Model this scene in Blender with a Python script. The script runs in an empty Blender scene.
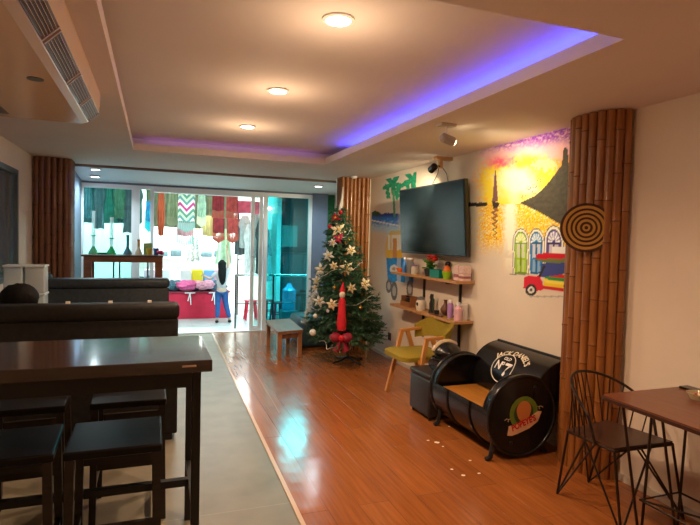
import bpy, bmesh, math, random
from mathutils import Vector, Matrix, noise
R = random.Random(7)
pi = math.pi
SC = bpy.context.scene
COL = SC.collection
ORG = {}

# ------------------------------------------------------------------ camera model
F, YAW, PIT, ROL = 533.4, .35194, .04105, -.02544
EYE = Vector((0, 0, 1.55))
fw = Vector((math.sin(YAW)*math.cos(PIT), math.cos(YAW)*math.cos(PIT), -math.sin(PIT)))
rt = Vector((math.cos(YAW), -math.sin(YAW), 0)); dn = fw.cross(rt)
rt2 = math.cos(ROL)*rt + math.sin(ROL)*dn; dn2 = -math.sin(ROL)*rt + math.cos(ROL)*dn
def project(p):
    d = Vector(p)-EYE; w = d.dot(fw)
    return 350+F*d.dot(rt2)/w, 262.5+F*d.dot(dn2)/w

# ------------------------------------------------------------------ materials
MATS = {}
def mat(name, c, rough=.6, metal=0, var=0, scale=8, stretch=(1, 1, 1), bump=0, emit=0, spec=.5, coat=0, c2=None, alpha=1, detail=4):
    if name in MATS: return MATS[name]
    m = bpy.data.materials.new(name); m.use_nodes = True; MATS[name] = m
    n = m.node_tree.nodes; l = m.node_tree.links; b = n['Principled BSDF']
    b.inputs['Base Color'].default_value = (*c, 1); b.inputs['Roughness'].default_value = rough
    b.inputs['Metallic'].default_value = metal; b.inputs['Specular IOR Level'].default_value = spec
    if coat: b.inputs['Coat Weight'].default_value = coat; b.inputs['Coat Roughness'].default_value = .08
    if emit: b.inputs['Emission Color'].default_value = (*c, 1); b.inputs['Emission Strength'].default_value = emit
    if alpha < 1: b.inputs['Alpha'].default_value = alpha
    if var or bump or c2:
        tc = n.new('ShaderNodeTexCoord'); mp = n.new('ShaderNodeMapping'); ns = n.new('ShaderNodeTexNoise')
        mp.inputs['Scale'].default_value = stretch; ns.inputs['Scale'].default_value = scale; ns.inputs['Detail'].default_value = detail
        l.new(tc.outputs['Object'], mp.inputs[0]); l.new(mp.outputs[0], ns.inputs['Vector'])
        if var or c2:
            cr = n.new('ShaderNodeValToRGB')
            a = c2 if c2 else tuple(x*(1-var) for x in c)
            z = c if c2 else tuple(min(1, x*(1+var)) for x in c)
            cr.color_ramp.elements[0].position = .3; cr.color_ramp.elements[1].position = .7
            cr.color_ramp.elements[0].color = (*a, 1); cr.color_ramp.elements[1].color = (*z, 1)
            l.new(ns.outputs['Fac'], cr.inputs[0]); l.new(cr.outputs[0], b.inputs['Base Color'])
        if bump:
            bp = n.new('ShaderNodeBump'); bp.inputs['Strength'].default_value = bump; bp.inputs['Distance'].default_value = .01
            l.new(ns.outputs['Fac'], bp.inputs['Height']); l.new(bp.outputs[0], b.inputs['Normal'])
    return m

def glass(name, tint, gloss=.08, rough=.02):
    m = bpy.data.materials.new(name); m.use_nodes = True; n = m.node_tree.nodes; l = m.node_tree.links
    n.remove(n['Principled BSDF']); o = n['Material Output']
    t = n.new('ShaderNodeBsdfTransparent'); t.inputs[0].default_value = (*tint, 1)
    g = n.new('ShaderNodeBsdfGlossy'); g.inputs['Roughness'].default_value = rough
    mx = n.new('ShaderNodeMixShader'); fr = n.new('ShaderNodeFresnel'); fr.inputs[0].default_value = 1.45
    ad = n.new('ShaderNodeMath'); ad.inputs[1].default_value = gloss-.04
    l.new(fr.outputs[0], ad.inputs[0]); l.new(ad.outputs[0], mx.inputs[0])
    l.new(t.outputs[0], mx.inputs[1]); l.new(g.outputs[0], mx.inputs[2]); l.new(mx.outputs[0], o.inputs[0])
    MATS[name] = m; return m

def emitter(name, c, s):
    m = bpy.data.materials.new(name); m.use_nodes = True; n = m.node_tree.nodes; l = m.node_tree.links
    n.remove(n['Principled BSDF']); e = n.new('ShaderNodeEmission'); e.inputs[0].default_value = (*c, 1); e.inputs[1].default_value = s
    l.new(e.outputs[0], n['Material Output'].inputs[0]); return m

def attr_mat(name, rough=.7):
    m = bpy.data.materials.new(name); m.use_nodes = True; n = m.node_tree.nodes; l = m.node_tree.links
    a = n.new('ShaderNodeVertexColor'); a.layer_name = 'paint'; b = n['Principled BSDF']
    l.new(a.outputs[0], b.inputs['Base Color']); b.inputs['Roughness'].default_value = rough; b.inputs['Specular IOR Level'].default_value = .3
    return m

def wood_floor():
    m = bpy.data.materials.new('laminate_planks'); m.use_nodes = True; n = m.node_tree.nodes; l = m.node_tree.links; b = n['Principled BSDF']
    tc = n.new('ShaderNodeTexCoord'); mp = n.new('ShaderNodeMapping'); mp.inputs['Rotation'].default_value = (0, 0, pi/2)
    br = n.new('ShaderNodeTexBrick'); br.offset = .37; br.inputs['Scale'].default_value = 1
    br.inputs['Brick Width'].default_value = 1.2; br.inputs['Row Height'].default_value = .19
    br.inputs['Mortar Size'].default_value = .0022; br.inputs['Mortar Smooth'].default_value = .3
    br.inputs['Color1'].default_value = (.40, .135, .034, 1); br.inputs['Color2'].default_value = (.34, .11, .028, 1)
    br.inputs['Mortar'].default_value = (.20, .065, .016, 1)
    l.new(tc.outputs['Object'], mp.inputs[0]); l.new(mp.outputs[0], br.inputs['Vector'])
    m2 = n.new('ShaderNodeMapping'); m2.inputs['Scale'].default_value = (22, 1.1, 1)
    ns = n.new('ShaderNodeTexNoise'); ns.inputs['Scale'].default_value = 2.2; ns.inputs['Detail'].default_value = 5
    l.new(tc.outputs['Object'], m2.inputs[0]); l.new(m2.outputs[0], ns.inputs['Vector'])
    mx = n.new('ShaderNodeMixRGB'); mx.blend_type = 'MULTIPLY'; mx.inputs[0].default_value = .75
    cr = n.new('ShaderNodeValToRGB'); cr.color_ramp.elements[0].position = .3; cr.color_ramp.elements[1].position = .7
    cr.color_ramp.elements[0].color = (.62, .55, .5, 1); cr.color_ramp.elements[1].color = (1.0, 1.0, 1.0, 1)
    l.new(ns.outputs['Fac'], cr.inputs[0]); l.new(br.outputs['Color'], mx.inputs[1]); l.new(cr.outputs[0], mx.inputs[2])
    l.new(mx.outputs[0], b.inputs['Base Color'])
    n3 = n.new('ShaderNodeTexNoise'); n3.inputs['Scale'].default_value = 3.5; n3.inputs['Detail'].default_value = 2
    l.new(tc.outputs['Object'], n3.inputs['Vector'])
    bp = n.new('ShaderNodeBump'); bp.inputs['Strength'].default_value = .35; bp.inputs['Distance'].default_value = .012
    b2 = n.new('ShaderNodeBump'); b2.inputs['Strength'].default_value = .5; b2.inputs['Distance'].default_value = .004; b2.invert = True
    l.new(n3.outputs['Fac'], bp.inputs['Height']); l.new(br.outputs['Fac'], b2.inputs['Height']); l.new(bp.outputs[0], b2.inputs['Normal'])
    l.new(b2.outputs[0], b.inputs['Normal']); b.inputs['Roughness'].default_value = .18; b.inputs['Specular IOR Level'].default_value = .65
    return m

def tile_mat(name, c1, c2, size, rough, mortar, bump=.2, off=0):
    m = bpy.data.materials.new(name); m.use_nodes = True; n = m.node_tree.nodes; l = m.node_tree.links; b = n['Principled BSDF']
    tc = n.new('ShaderNodeTexCoord'); br = n.new('ShaderNodeTexBrick'); br.offset = off; br.inputs['Scale'].default_value = 1
    br.inputs['Brick Width'].default_value = size; br.inputs['Row Height'].default_value = size; br.inputs['Mortar Size'].default_value = .003
    br.inputs['Color1'].default_value = (*c1, 1); br.inputs['Color2'].default_value = (*c2, 1); br.inputs['Mortar'].default_value = (*mortar, 1)
    l.new(tc.outputs['Object'], br.inputs['Vector'])
    ns = n.new('ShaderNodeTexNoise'); ns.inputs['Scale'].default_value = 4; l.new(tc.outputs['Object'], ns.inputs['Vector'])
    mx = n.new('ShaderNodeMixRGB'); mx.blend_type = 'OVERLAY'; mx.inputs[0].default_value = .35
    l.new(br.outputs['Color'], mx.inputs[1]); l.new(ns.outputs['Fac'], mx.inputs[2]); l.new(mx.outputs[0], b.inputs['Base Color'])
    bp = n.new('ShaderNodeBump'); bp.inputs['Strength'].default_value = bump; bp.inputs['Distance'].default_value = .01
    l.new(ns.outputs['Fac'], bp.inputs['Height']); l.new(bp.outputs[0], b.inputs['Normal']); b.inputs['Roughness'].default_value = rough
    return m

def stripes(name, cols, period, rough=.8, axis='Z', zig=0, zper=.1):
    """bands of colour along one object axis, optionally zigzag"""
    m = bpy.data.materials.new(name); m.use_nodes = True; n = m.node_tree.nodes; l = m.node_tree.links; b = n['Principled BSDF']
    tc = n.new('ShaderNodeTexCoord'); sp = n.new('ShaderNodeSeparateXYZ'); l.new(tc.outputs['Object'], sp.inputs[0])
    src = sp.outputs[axis]
    if zig:
        pp = n.new('ShaderNodeMath'); pp.operation = 'PINGPONG'; pp.inputs[1].default_value = zper; l.new(sp.outputs['X'], pp.inputs[0])
        mu = n.new('ShaderNodeMath'); mu.operation = 'MULTIPLY_ADD'; mu.inputs[1].default_value = -zig; l.new(pp.outputs[0], mu.inputs[0]); l.new(src, mu.inputs[2]); src = mu.outputs[0]
    d = n.new('ShaderNodeMath'); d.operation = 'DIVIDE'; d.inputs[1].default_value = period; l.new(src, d.inputs[0])
    f = n.new('ShaderNodeMath'); f.operation = 'FRACT'; l.new(d.outputs[0], f.inputs[0])
    cr = n.new('ShaderNodeValToRGB'); cr.color_ramp.interpolation = 'CONSTANT'; l.new(f.outputs[0], cr.inputs[0])
    e = cr.color_ramp.elements
    while len(e) < len(cols): e.new(.5)
    for i, c in enumerate(cols): e[i].position = i/len(cols); e[i].color = (*c, 1)
    l.new(cr.outputs[0], b.inputs['Base Color']); b.inputs['Roughness'].default_value = rough
    MATS[name] = m; return m

# ------------------------------------------------------------------ mesh helper
class P:
    def __init__(s): s.v = []; s.f = []
    def add(s, vs, fs):
        o = len(s.v); s.v += [Vector(v) for v in vs]; s.f += [tuple(i+o for i in f) for f in fs]; return s
    def box(s, x0, x1, y0, y1, z0, z1, b=0):
        if b <= 0:
            vs = [(x, y, z) for z in (z0, z1) for y in (y0, y1) for x in (x0, x1)]
            return s.add(vs, [(0, 2, 3, 1), (4, 5, 7, 6), (0, 1, 5, 4), (2, 6, 7, 3), (0, 4, 6, 2), (1, 3, 7, 5)])
        bm = bmesh.new(); bmesh.ops.create_cube(bm, size=1)
        for v in bm.verts: v.co = Vector(((x0+x1)/2+v.co.x*(x1-x0), (y0+y1)/2+v.co.y*(y1-y0), (z0+z1)/2+v.co.z*(z1-z0)))
        b = min(b, .49*min(x1-x0, y1-y0, z1-z0))
        bmesh.ops.bevel(bm, geom=bm.edges[:], offset=b, segments=3, profile=.5, affect='EDGES')
        return s.bm(bm)
    def bm(s, bm, mtx=None):
        bm.verts.index_update()
        s.add([(mtx @ v.co) if mtx else v.co.copy() for v in bm.verts], [[v.index for v in f.verts] for f in bm.faces]); bm.free(); return s
    def tube(s, pts, r, n=8, cap=True, closed=False):
        pts = [Vector(p) for p in pts]; rs = r if isinstance(r, (list, tuple)) else [r]*len(pts)
        N = len(pts); vs = []; up = None
        for i, p in enumerate(pts):
            a = pts[(i-1) % N] if (i or closed) else pts[0]; b = pts[(i+1) % N] if (i < N-1 or closed) else pts[-1]
            t = (b-a).normalized() if (b-a).length else Vector((0, 0, 1))
            if up is None: up = t.orthogonal().normalized()
            up = (up - t*up.dot(t)); up = up.normalized() if up.length > 1e-6 else t.orthogonal().normalized()
            w = t.cross(up)
            for k in range(n): vs.append(p+rs[i]*(math.cos(2*pi*k/n)*up+math.sin(2*pi*k/n)*w))
        fs = [(i*n+k, i*n+(k+1) % n, ((i+1) % N)*n+(k+1) % n, ((i+1) % N)*n+k) for i in range(N if closed else N-1) for k in range(n)]
        if cap and not closed: fs += [tuple(range(n))[::-1], tuple((N-1)*n+k for k in range(n))]
        return s.add(vs, fs)
    def bar(s, a, b, w, h=None):
        """square bar from a to b"""
        a = Vector(a); b = Vector(b); h = h or w; t = (b-a).normalized(); up = Vector((0, 0, 1))
        if abs(t.z) > .9: up = Vector((0, 1, 0))
        x = t.cross(up).normalized(); y = x.cross(t)
        vs = [p+sx*x*w/2+sy*y*h/2 for p in (a, b) for sx, sy in ((-1, -1), (1, -1), (1, 1), (-1, 1))]
        return s.add(vs, [(3, 2, 1, 0), (4, 5, 6, 7), (0, 1, 5, 4), (1, 2, 6, 5), (2, 3, 7, 6), (3, 0, 4, 7)])
    def lathe(s, prof, c=(0, 0, 0), n=24, axis='Z'):
        c = Vector(c); vs = []
        for r, h in prof:
            for k in range(n):
                a, b = r*math.cos(2*pi*k/n), r*math.sin(2*pi*k/n)
                vs.append(c+Vector({'Z': (a, b, h), 'Y': (b, h, a), 'X': (h, a, b)}[axis]))
        fs = [(i*n+k, i*n+(k+1) % n, (i+1)*n+(k+1) % n, (i+1)*n+k) for i in range(len(prof)-1) for k in range(n)]
        fs += [tuple(range(n))[::-1], tuple((len(prof)-1)*n+k for k in range(n))]
        return s.add(vs, fs)
    def prism(s, poly, d0, d1, axis='Y'):
        """polygon extruded along axis. coords: Y->(x,z), Z->(x,y), X->(y,z)"""
        def m(p, d): return {'Y': (p[0], d, p[1]), 'Z': (p[0], p[1], d), 'X': (d, p[0], p[1])}[axis]
        n = len(poly)
        return s.add([m(p, d0) for p in poly]+[m(p, d1) for p in poly],
                     [tuple(range(n))[::-1], tuple(range(n, 2*n))]+[(i, (i+1) % n, (i+1) % n+n, i+n) for i in range(n)])
    def ball(s, c, r, n=14, sc=(1, 1, 1), jit=0, fr=3, seed=0):
        c = Vector(c); vs = []; m = n//2+1
        for i in range(m+1):
            th = pi*i/m
            for k in range(n):
                ph = 2*pi*k/n; d = Vector((math.sin(th)*math.cos(ph), math.sin(th)*math.sin(ph), math.cos(th)))
                q = r*(1+(jit*noise.noise(d*fr+Vector((seed, seed*.7, 0))) if jit else 0))
                vs.append(c+Vector((d.x*sc[0], d.y*sc[1], d.z*sc[2]))*q)
        fs = [(i*n+k, (i+1)*n+k, (i+1)*n+(k+1) % n, i*n+(k+1) % n) for i in range(m) for k in range(n)]
        return s.add(vs, fs)
    def map(s, fn): s.v = [Vector(fn(v)) for v in s.v]; return s

def obj(name, p, m, parent=None, smooth=False, loc=None):
    me = bpy.data.meshes.new(name)
    org = ORG.get(parent.name, Vector()) if parent else Vector(loc or (0, 0, 0))
    me.from_pydata([v-org for v in p.v], [], p.f)
    bm = bmesh.new(); bm.from_mesh(me); bmesh.ops.remove_doubles(bm, verts=bm.verts[:], dist=1e-6)
    bmesh.ops.recalc_face_normals(bm, faces=bm.faces[:]); bm.to_mesh(me); bm.free()
    if smooth:
        me.polygons.foreach_set('use_smooth', [True]*len(me.polygons))
        me.set_sharp_from_angle(angle=math.radians(38))
    me.materials.append(m)
    o = bpy.data.objects.new(name, me); COL.objects.link(o)
    if parent: o.parent = parent
    else: o.location = org
    ORG[o.name] = org.copy()
    return o
def tag(o, label, cat=None, group=None, kind=None):
    o['label'] = label
    if cat: o['category'] = cat
    if group: o['group'] = group
    if kind: o['kind'] = kind
    return o
def thing(name, label, cat, loc=(0, 0, 0), group=None):
    o = bpy.data.objects.new(name, None); COL.objects.link(o); o.location = loc; o.empty_display_size = .1
    ORG[o.name] = Vector(loc); tag(o, label, cat, group); return o
def struct(name, p, m, parent=None, smooth=False):
    o = obj(name, p, m, parent, smooth)
    if not parent: o['kind'] = 'structure'
    return o
def sroot(name, loc=(0, 0, 0)):
    o = bpy.data.objects.new(name, None); COL.objects.link(o); o.location = loc; ORG[o.name] = Vector(loc); o['kind'] = 'structure'; return o
def single(name, p, m, label, cat, group=None, smooth=False, loc=None, kind=None):
    if loc is None:
        xs = [v.x for v in p.v]; ys = [v.y for v in p.v]; zs = [v.z for v in p.v]
        loc = ((min(xs)+max(xs))/2, (min(ys)+max(ys))/2, min(zs))
    o = obj(name, p, m, None, smooth, loc); return tag(o, label, cat, group, kind)
def dup(root, loc, rotz=0, label=None):
    kids = [c for c in bpy.data.objects if c.parent == root]
    r = root.copy(); COL.objects.link(r); r.location = loc; r.rotation_euler = (0, 0, rotz)
    if label: r['label'] = label
    for ch in kids:
        gk = [c for c in bpy.data.objects if c.parent == ch]
        c = ch.copy(); COL.objects.link(c); c.parent = r
        for g in gk:
            d = g.copy(); COL.objects.link(d); d.parent = c
    return r
def light(kind, name, loc, power, color, size=.1, rot=None, spot=None, blend=.5, size_y=None, target=None):
    d = bpy.data.lights.new(name, kind); d.energy = power; d.color = color
    if kind == 'AREA':
        d.size = size
        if size_y: d.shape = 'RECTANGLE'; d.size_y = size_y
    else: d.shadow_soft_size = size
    if kind == 'SPOT': d.spot_size = spot or 2; d.spot_blend = blend
    o = bpy.data.objects.new(name, d); COL.objects.link(o); o.location = loc
    if target is not None: o.rotation_euler = (Vector(target)-Vector(loc)).to_track_quat('-Z', 'Y').to_euler()
    elif rot: o.rotation_euler = rot
    return o
def text_geo(s, size, bold=0):
    """flat glyph triangles of a string, centred, in x,y"""
    c = bpy.data.curves.new('t', 'FONT'); c.body = s; c.size = size; c.align_x = 'CENTER'; c.align_y = 'CENTER'; c.offset = bold; c.resolution_u = 3
    o = bpy.data.objects.new('t', c); COL.objects.link(o); dg = bpy.context.evaluated_depsgraph_get()
    me = bpy.data.meshes.new_from_object(o.evaluated_get(dg)); vs = [v.co.copy() for v in me.vertices]; fs = [tuple(p.vertices) for p in me.polygons]
    bpy.data.objects.remove(o); bpy.data.curves.remove(c); bpy.data.meshes.remove(me); return vs, fs
def skin(nodes, edges, level=2):
    """nodes: list of (co, rx, ry); returns P of a skinned, subdivided body"""
    me = bpy.data.meshes.new('sk'); me.from_pydata([n[0] for n in nodes], edges, []); o = bpy.data.objects.new('sk', me); COL.objects.link(o)
    sm = o.modifiers.new('s', 'SKIN'); sm.use_smooth_shade = True; sm.branch_smoothing = .3
    for i, n in enumerate(nodes):
        sv = me.skin_vertices[0].data[i]; sv.radius = (n[1], n[2]); sv.use_root = (i == 0)
    ss = o.modifiers.new('u', 'SUBSURF'); ss.levels = level; ss.render_levels = level
    dg = bpy.context.evaluated_depsgraph_get(); dg.update(); em = bpy.data.meshes.new_from_object(o.evaluated_get(dg))
    p = P().add([v.co.copy() for v in em.vertices], [tuple(f.vertices) for f in em.polygons])
    bpy.data.objects.remove(o); bpy.data.meshes.remove(em); bpy.data.meshes.remove(me); return p

# ------------------------------------------------------------------ palette
WALLC = (.80, .70, .58)
m_wall = mat('wall_paint', WALLC, .75, var=.03, scale=3, bump=.05, spec=.3)
m_ceil = mat('ceiling_paint', (.76, .68, .62), .8, var=.02, scale=2, spec=.2)
m_pier = mat('slate_blue_paint', (.17, .22, .32), .6, var=.08, scale=4)
m_white = mat('white_frame', (.90, .92, .94), .35)
m_whitewall = mat('shop_white', (.88, .89, .88), .6, var=.03)
m_black = mat('black_gloss', (.007, .007, .008), .26, var=.2, scale=9, coat=.12, spec=.4)
m_blackm = mat('black_metal', (.018, .017, .017), .38, metal=.3)
m_blackw = mat('black_wood', (.022, .014, .011), .32, var=.4, scale=6, stretch=(1, 8, 8))
m_dktop = mat('dark_walnut_top', (.045, .026, .02), .16, c2=(.035, .02, .015), scale=5, stretch=(1, 10, 10), spec=.7, coat=.7, bump=.02)
m_leather = mat('black_leather', (.018, .018, .019), .42, var=.25, scale=30, bump=.15)
m_brleather = mat('brown_black_leather', (.012, .0105, .0095), .55, spec=.22, var=.3, scale=30, bump=.15)
m_bamboo = mat('varnished_bamboo', (.36, .145, .035), .33, c2=(.20, .062, .014), scale=3, stretch=(9, 9, .7), coat=.12, bump=.05)
m_node = mat('bamboo_node', (.12, .04, .012), .5, var=.3)
m_tan = mat('light_wood', (.55, .30, .12), .45, c2=(.42, .21, .08), scale=4, stretch=(1, 9, 9))
m_tanv = mat('chair_wood', (.56, .25, .06), .4, var=.12, scale=6)
m_olive = mat('olive_fabric', (.27, .20, .012), .85, var=.12, scale=90, bump=.2)
m_seat = mat('amber_wood_seat', (.50, .215, .035), .35, c2=(.38, .15, .022), scale=3, stretch=(9, 1.2, 1), coat=.2)
m_chrome = mat('chrome', (.7, .7, .7), .2, metal=1)
m_red = mat('red_cloth', (.60, .015, .05), .8, var=.1, scale=6)
m_hair = mat('dark_hair', (.006, .005, .005), .7, spec=.15, var=.3, scale=40, stretch=(1, 1, .1), bump=.3)
m_skin = mat('skin', (.55, .33, .24), .55)
m_jean = mat('blue_denim', (.03, .075, .17), .85, var=.2, scale=40, bump=.2)
m_leaf = mat('fir_green', (.05, .16, .075), .6, c2=(.02, .07, .035), scale=14)

# ------------------------------------------------------------------ room
XL, XR, YB, YF = -1.36, 2.93, -1.6, 8.85
ZC, ZU = 2.45, 2.6
XJ0, XJ1 = .77, .885      # joint between tiles and planks, at y = 2.7 and at the shop front
def xj(y): return XJ0+(y-2.7)*(XJ1-XJ0)/(YF-2.7)
fl = P().prism([(XL-.1, YB), (xj(YB), YB), (xj(YF), YF), (XL-.1, YF)], -.06, 0, 'Z')
struct('floor', fl, tile_mat('greige_vinyl', (.20, .175, .125), (.19, .165, .12), 3.0, .38, (.28, .24, .18)))
wf = P().prism([(xj(YB), YB), (XR+.1, YB), (XR+.1, YF), (xj(YF), YF)], -.06, .004, 'Z')
struct('floor_wood', wf, wood_floor())
jt = P().prism([(xj(YB)-.012, YB), (xj(YB)+.014, YB), (xj(YF)+.014, YF), (xj(YF)-.012, YF)], -.01, .009, 'Z')
struct('trim_1', jt, mat('joint_strip', (.62, .42, .28), .25))
# plank-run seam with a worn ridge
struct('trim_2', P().prism([(1.05, 4.6), (1.062, 4.6), (1.172, 8.0), (1.16, 8.0)], 0, .0065, 'Z'), mat('seam_ridge', (.45, .20, .09), .2))
struct('wall_right', P().box(XR, XR+.15, YB, YF+.1, -.05, ZC+.3), m_wall)
# left wall with window opening y 4.1..6.5, z 1.08..2.2
struct('wall_left', P().box(XL-.15, XL, YB, 3.6, -.05, ZC+.3).box(XL-.15, XL, 6.5, YF+.1, -.05, ZC+.3).box(XL-.15, XL, 3.6, 6.5, -.05, 1.06).box(XL-.15, XL, 3.6, 6.5, 2.2, ZC+.3), m_wall)
struct('wall_back', P().box(XL-.15, XR+.15, YB-.15, YB, -.05, ZC+.3), m_wall)
# shop-front wall around the glazing
fx0, fx1, fzt = -1.06, 2.53, 2.31
struct('wall_front', P().box(XL, fx0, YF-.05, YF+.12, -.05, ZC+.1).box(fx1, 2.80, YF-.05, YF+.12, -.05, ZC+.1).box(fx0, fx1, YF-.02, YF+.10, fzt, ZC+.1), m_pier)
struct('wall_pier', P().box(XL, -1.02, 7.62, YF-.05, -.05, ZC), m_pier)
# ceiling with the tray
tx0, tx1, ty0, ty1 = -.22, 1.90, 1.80, 6.13
c = P()
e_ = .015
c.box(XL-.1, tx0-e_, YB, 7.72, ZC, ZC+.05).box(tx1+e_, XR+.1, YB, 7.72, ZC, ZC+.05).box(tx0-e_, tx1+e_, YB, ty0-e_, ZC, ZC+.05).box(tx0-e_, tx1+e_, ty1+e_, 7.72, ZC, ZC+.05)
c.box(tx0-.015, tx0, ty0, ty1, ZC, ZC+.075).box(tx1, tx1+.015, ty0, ty1, ZC, ZC+.075).box(tx0-.015, tx1+.015, ty0-.015, ty0, ZC, ZC+.075).box(tx0-.015, tx1+.015, ty1, ty1+.015, ZC, ZC+.075)
cv = .17
c.box(tx0-cv, tx1+cv, ty0-cv, ty1+cv, ZU, ZU+.05)
c.box(tx0-cv-.03, tx0-cv, ty0-cv, ty1+cv, ZC+.03, ZU+.05).box(tx1+cv, tx1+cv+.03, ty0-cv, ty1+cv, ZC+.03, ZU+.05)
c.box(tx0-cv, tx1+cv, ty0-cv-.03, ty0-cv, ZC+.03, ZU+.05).box(tx0-cv, tx1+cv, ty1+cv, ty1+cv+.03, ZC+.03, ZU+.05)
struct('ceiling', c, m_ceil)
struct('ceiling_entrance', P().prism([(7.74, ZC-.01), (YF+.12, 2.325), (YF+.12, ZC+.06), (7.74, ZC+.06)], XL-.1, XR+.1, 'X'), mat('entrance_ceiling', (.78, .80, .80), .7))
struct('trim_3', P().box(XL, XR, 7.70, 7.75, ZC-.03, ZC+.02), mat('dark_joint', (.20, .13, .10), .6))
# baseboard
struct('baseboard_right', P().box(XR-.012, XR, YB, 6.9, .004, .05), mat('baseboard', (.62, .55, .46), .5))

# cove light strips
m_led = emitter('violet_blue_led', (.04, .05, 1.0), 23)
m_led2 = emitter('dim_violet_led', (.45, .2, .9), 1.2)
single('led_strip', P().box(tx1+.085, tx1+.105, ty0-.05, ty1-.55, ZC+.052, ZC+.062), m_led, 'glowing blue violet light strip lying in the right edge of the ceiling tray', 'light strip')
single('led_strip', P().box(tx0+.1, tx1-.1, ty1+.08, ty1+.1, ZC+.052, ZC+.062), m_led2, 'dim purple light strip in the far edge of the ceiling tray', 'light strip')

# downlights
m_disc = emitter('warm_lamp_face', (1, .90, .75), 40)
m_disc2 = emitter('cool_lamp_face', (.9, .97, 1), 10)
m_ring = mat('lamp_ring', (.8, .75, .68), .4)
def downlight(x, y, z, label, group, warm=True, r=.055):
    t = thing('downlight', label, 'ceiling light', (x, y, z-.012), group)
    obj('trim_ring', P().lathe([(r, z-.001), (r+.018, z-.001), (r+.018, z-.008), (r, z-.012), (r, z-.001)], (x, y, 0), 28), m_ring, t, True)
    obj('lamp_face', P().lathe([(r-.001, z-.002), (r-.001, z-.009)], (x, y, 0), 28), m_disc if warm else m_disc2, t)
WARM = (1, .67, .41)
for i, (y, lb) in enumerate(((2.45, 'nearest round downlight in the raised ceiling tray'), (3.77, 'middle round downlight in the raised ceiling tray'), (5.09, 'farthest round downlight in the raised ceiling tray'))):
    downlight(.81, y, ZU, lb, 'tray downlights', True, .06)
    light('SPOT', 'downlight_lamp', (.81, y, ZU-.03), 70, WARM, .05, rot=(0, 0, 0), spot=2.75, blend=.8)
    light('POINT', 'added_ceiling_fill', (.81, y, ZU-.30), 4, WARM, .06)  # added point light without a fixture, lifts the ceiling brightness
for x, y, lb in ((-.75, 7.92, 'round cool downlight above the left end of the shop front, nearer one'), (-.80, 8.40, 'round cool downlight close above the left window frame'), (2.42, 8.12, 'round cool downlight above the Christmas tree end of the shop front')):
    zl = ZC-.012-.104*(y-7.74)
    downlight(x, y, zl, lb, 'entrance downlights', False, .055)
    light('SPOT', 'downlight_lamp', (x, y, zl-.03), 24, (.75, .95, 1), .05, rot=(0, 0, 0), spot=2.8, blend=.8)
single('ceiling_sensor', P().lathe([(.045, 0), (.045, -.015), (.03, -.03), (.0, -.032)], (2.62, 7.05, ZC), 20), m_white, 'small white round sensor on the ceiling beside the far bamboo pillar', 'sensor', smooth=True)
# lamps added out of view to light the near part of the room
for x, y in ((2.2, .9), (.3, -.3)):
    downlight(x, y, ZC, 'added round warm downlight out of view in the lower ceiling', 'added downlights out of view', True, .05)
    light('SPOT', 'downlight_lamp', (x, y, ZC-.03), 21, (1, .54, .25), .05, rot=(0, 0, 0), spot=2.8, blend=.8)

# ------------------------------------------------------------------ glazing
def frame(root, x0, x1, z0, z1, w=.05, y=YF, d=.06):
    p = P().box(x0, x0+w, y-d/2, y+d/2, z0, z1, .004).box(x1-w, x1, y-d/2, y+d/2, z0, z1, .004).box(x0+w, x1-w, y-d/2, y+d/2, z1-w, z1, .004).box(x0+w, x1-w, y-d/2, y+d/2, z0, z0+w, .004)
    return obj('window_frame', p, m_white, root)
g_clear = glass('clear_glass', (.86, 1, .98)); g_teal = glass('teal_tinted_glass', (.62, .93, .93)); g_cyan = glass('cyan_tinted_glass', (.20, .74, .76), .1)
for nm, a, b_, g in (('window_1', fx0, -.27, g_teal), ('window_2', -.27, -.01, g_clear), ('window_3', 1.70, fx1, g_cyan)):
    r = sroot(nm, (a, YF, 0)); frame(r, a, b_, 0.005, fzt, .065 if nm != 'window_2' else .055); obj('window_pane', P().box(a+.05, b_-.05, YF-.004, YF+.004, .05, fzt-.05), g, r)
r = sroot('door_1', (1.5, YF+.06, 0)); obj('door_frame', P().box(1.50, 1.56, YF+.035, YF+.085, .01, fzt, .004).box(1.64, 1.70, YF+.035, YF+.085, .01, fzt, .004).box(1.56, 1.64, YF+.035, YF+.085, fzt-.06, fzt, .004).box(1.56, 1.64, YF+.035, YF+.085, .01, .08, .004), m_white, r)
obj('door_pane', P().box(1.555, 1.645, YF+.056, YF+.064, .07, fzt-.05), g_clear, r)
obj('door_handle', P().tube([(1.53, YF+.03, 1.0), (1.53, YF-.02, 1.0), (1.53, YF-.02, 1.25), (1.53, YF+.03, 1.25)], .008), m_chrome, r, True)
struct('trim_4', P().box(-.01, 1.70, YF-.04, YF+.12, fzt-.085, fzt, .004), m_white)
struct('trim_5', P().box(fx0, fx1, YF-.05, YF+.12, .001, .014), m_white)
# left wall window: dark bluish glass with a dark frame
r = sroot('window_4', (XL, 5, 1.06))
obj('window_frame', P().box(XL-.06, XL+.012, 3.6, 6.5, 1.06, 1.11).box(XL-.06, XL+.012, 3.6, 6.5, 2.15, 2.2).box(XL-.06, XL+.012, 3.6, 3.65, 1.11, 2.15).box(XL-.06, XL+.012, 6.45, 6.5, 1.11, 2.15), mat('slate_frame', (.10, .14, .17), .3), r)
obj('window_pane', P().box(XL-.035, XL-.02, 3.65, 6.45, 1.11, 2.15), mat('dark_blue_pane', (.09, .19, .25), .12, spec=.9, coat=1), r)
# green painted strip behind the tree
single('painted_foliage', P().box(2.80, XR, YF-.02, YF, 0.004, 2.32), mat('green_leaf_paint', (.02, .22, .07), .6, c2=(.005, .07, .03), scale=9), 'green leafy painting on the back wall strip behind the Christmas tree', 'painting')
struct('wall_corner', P().box(2.80, XR, YF, YF+.12, -.05, ZC+.05), m_pier)

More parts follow.
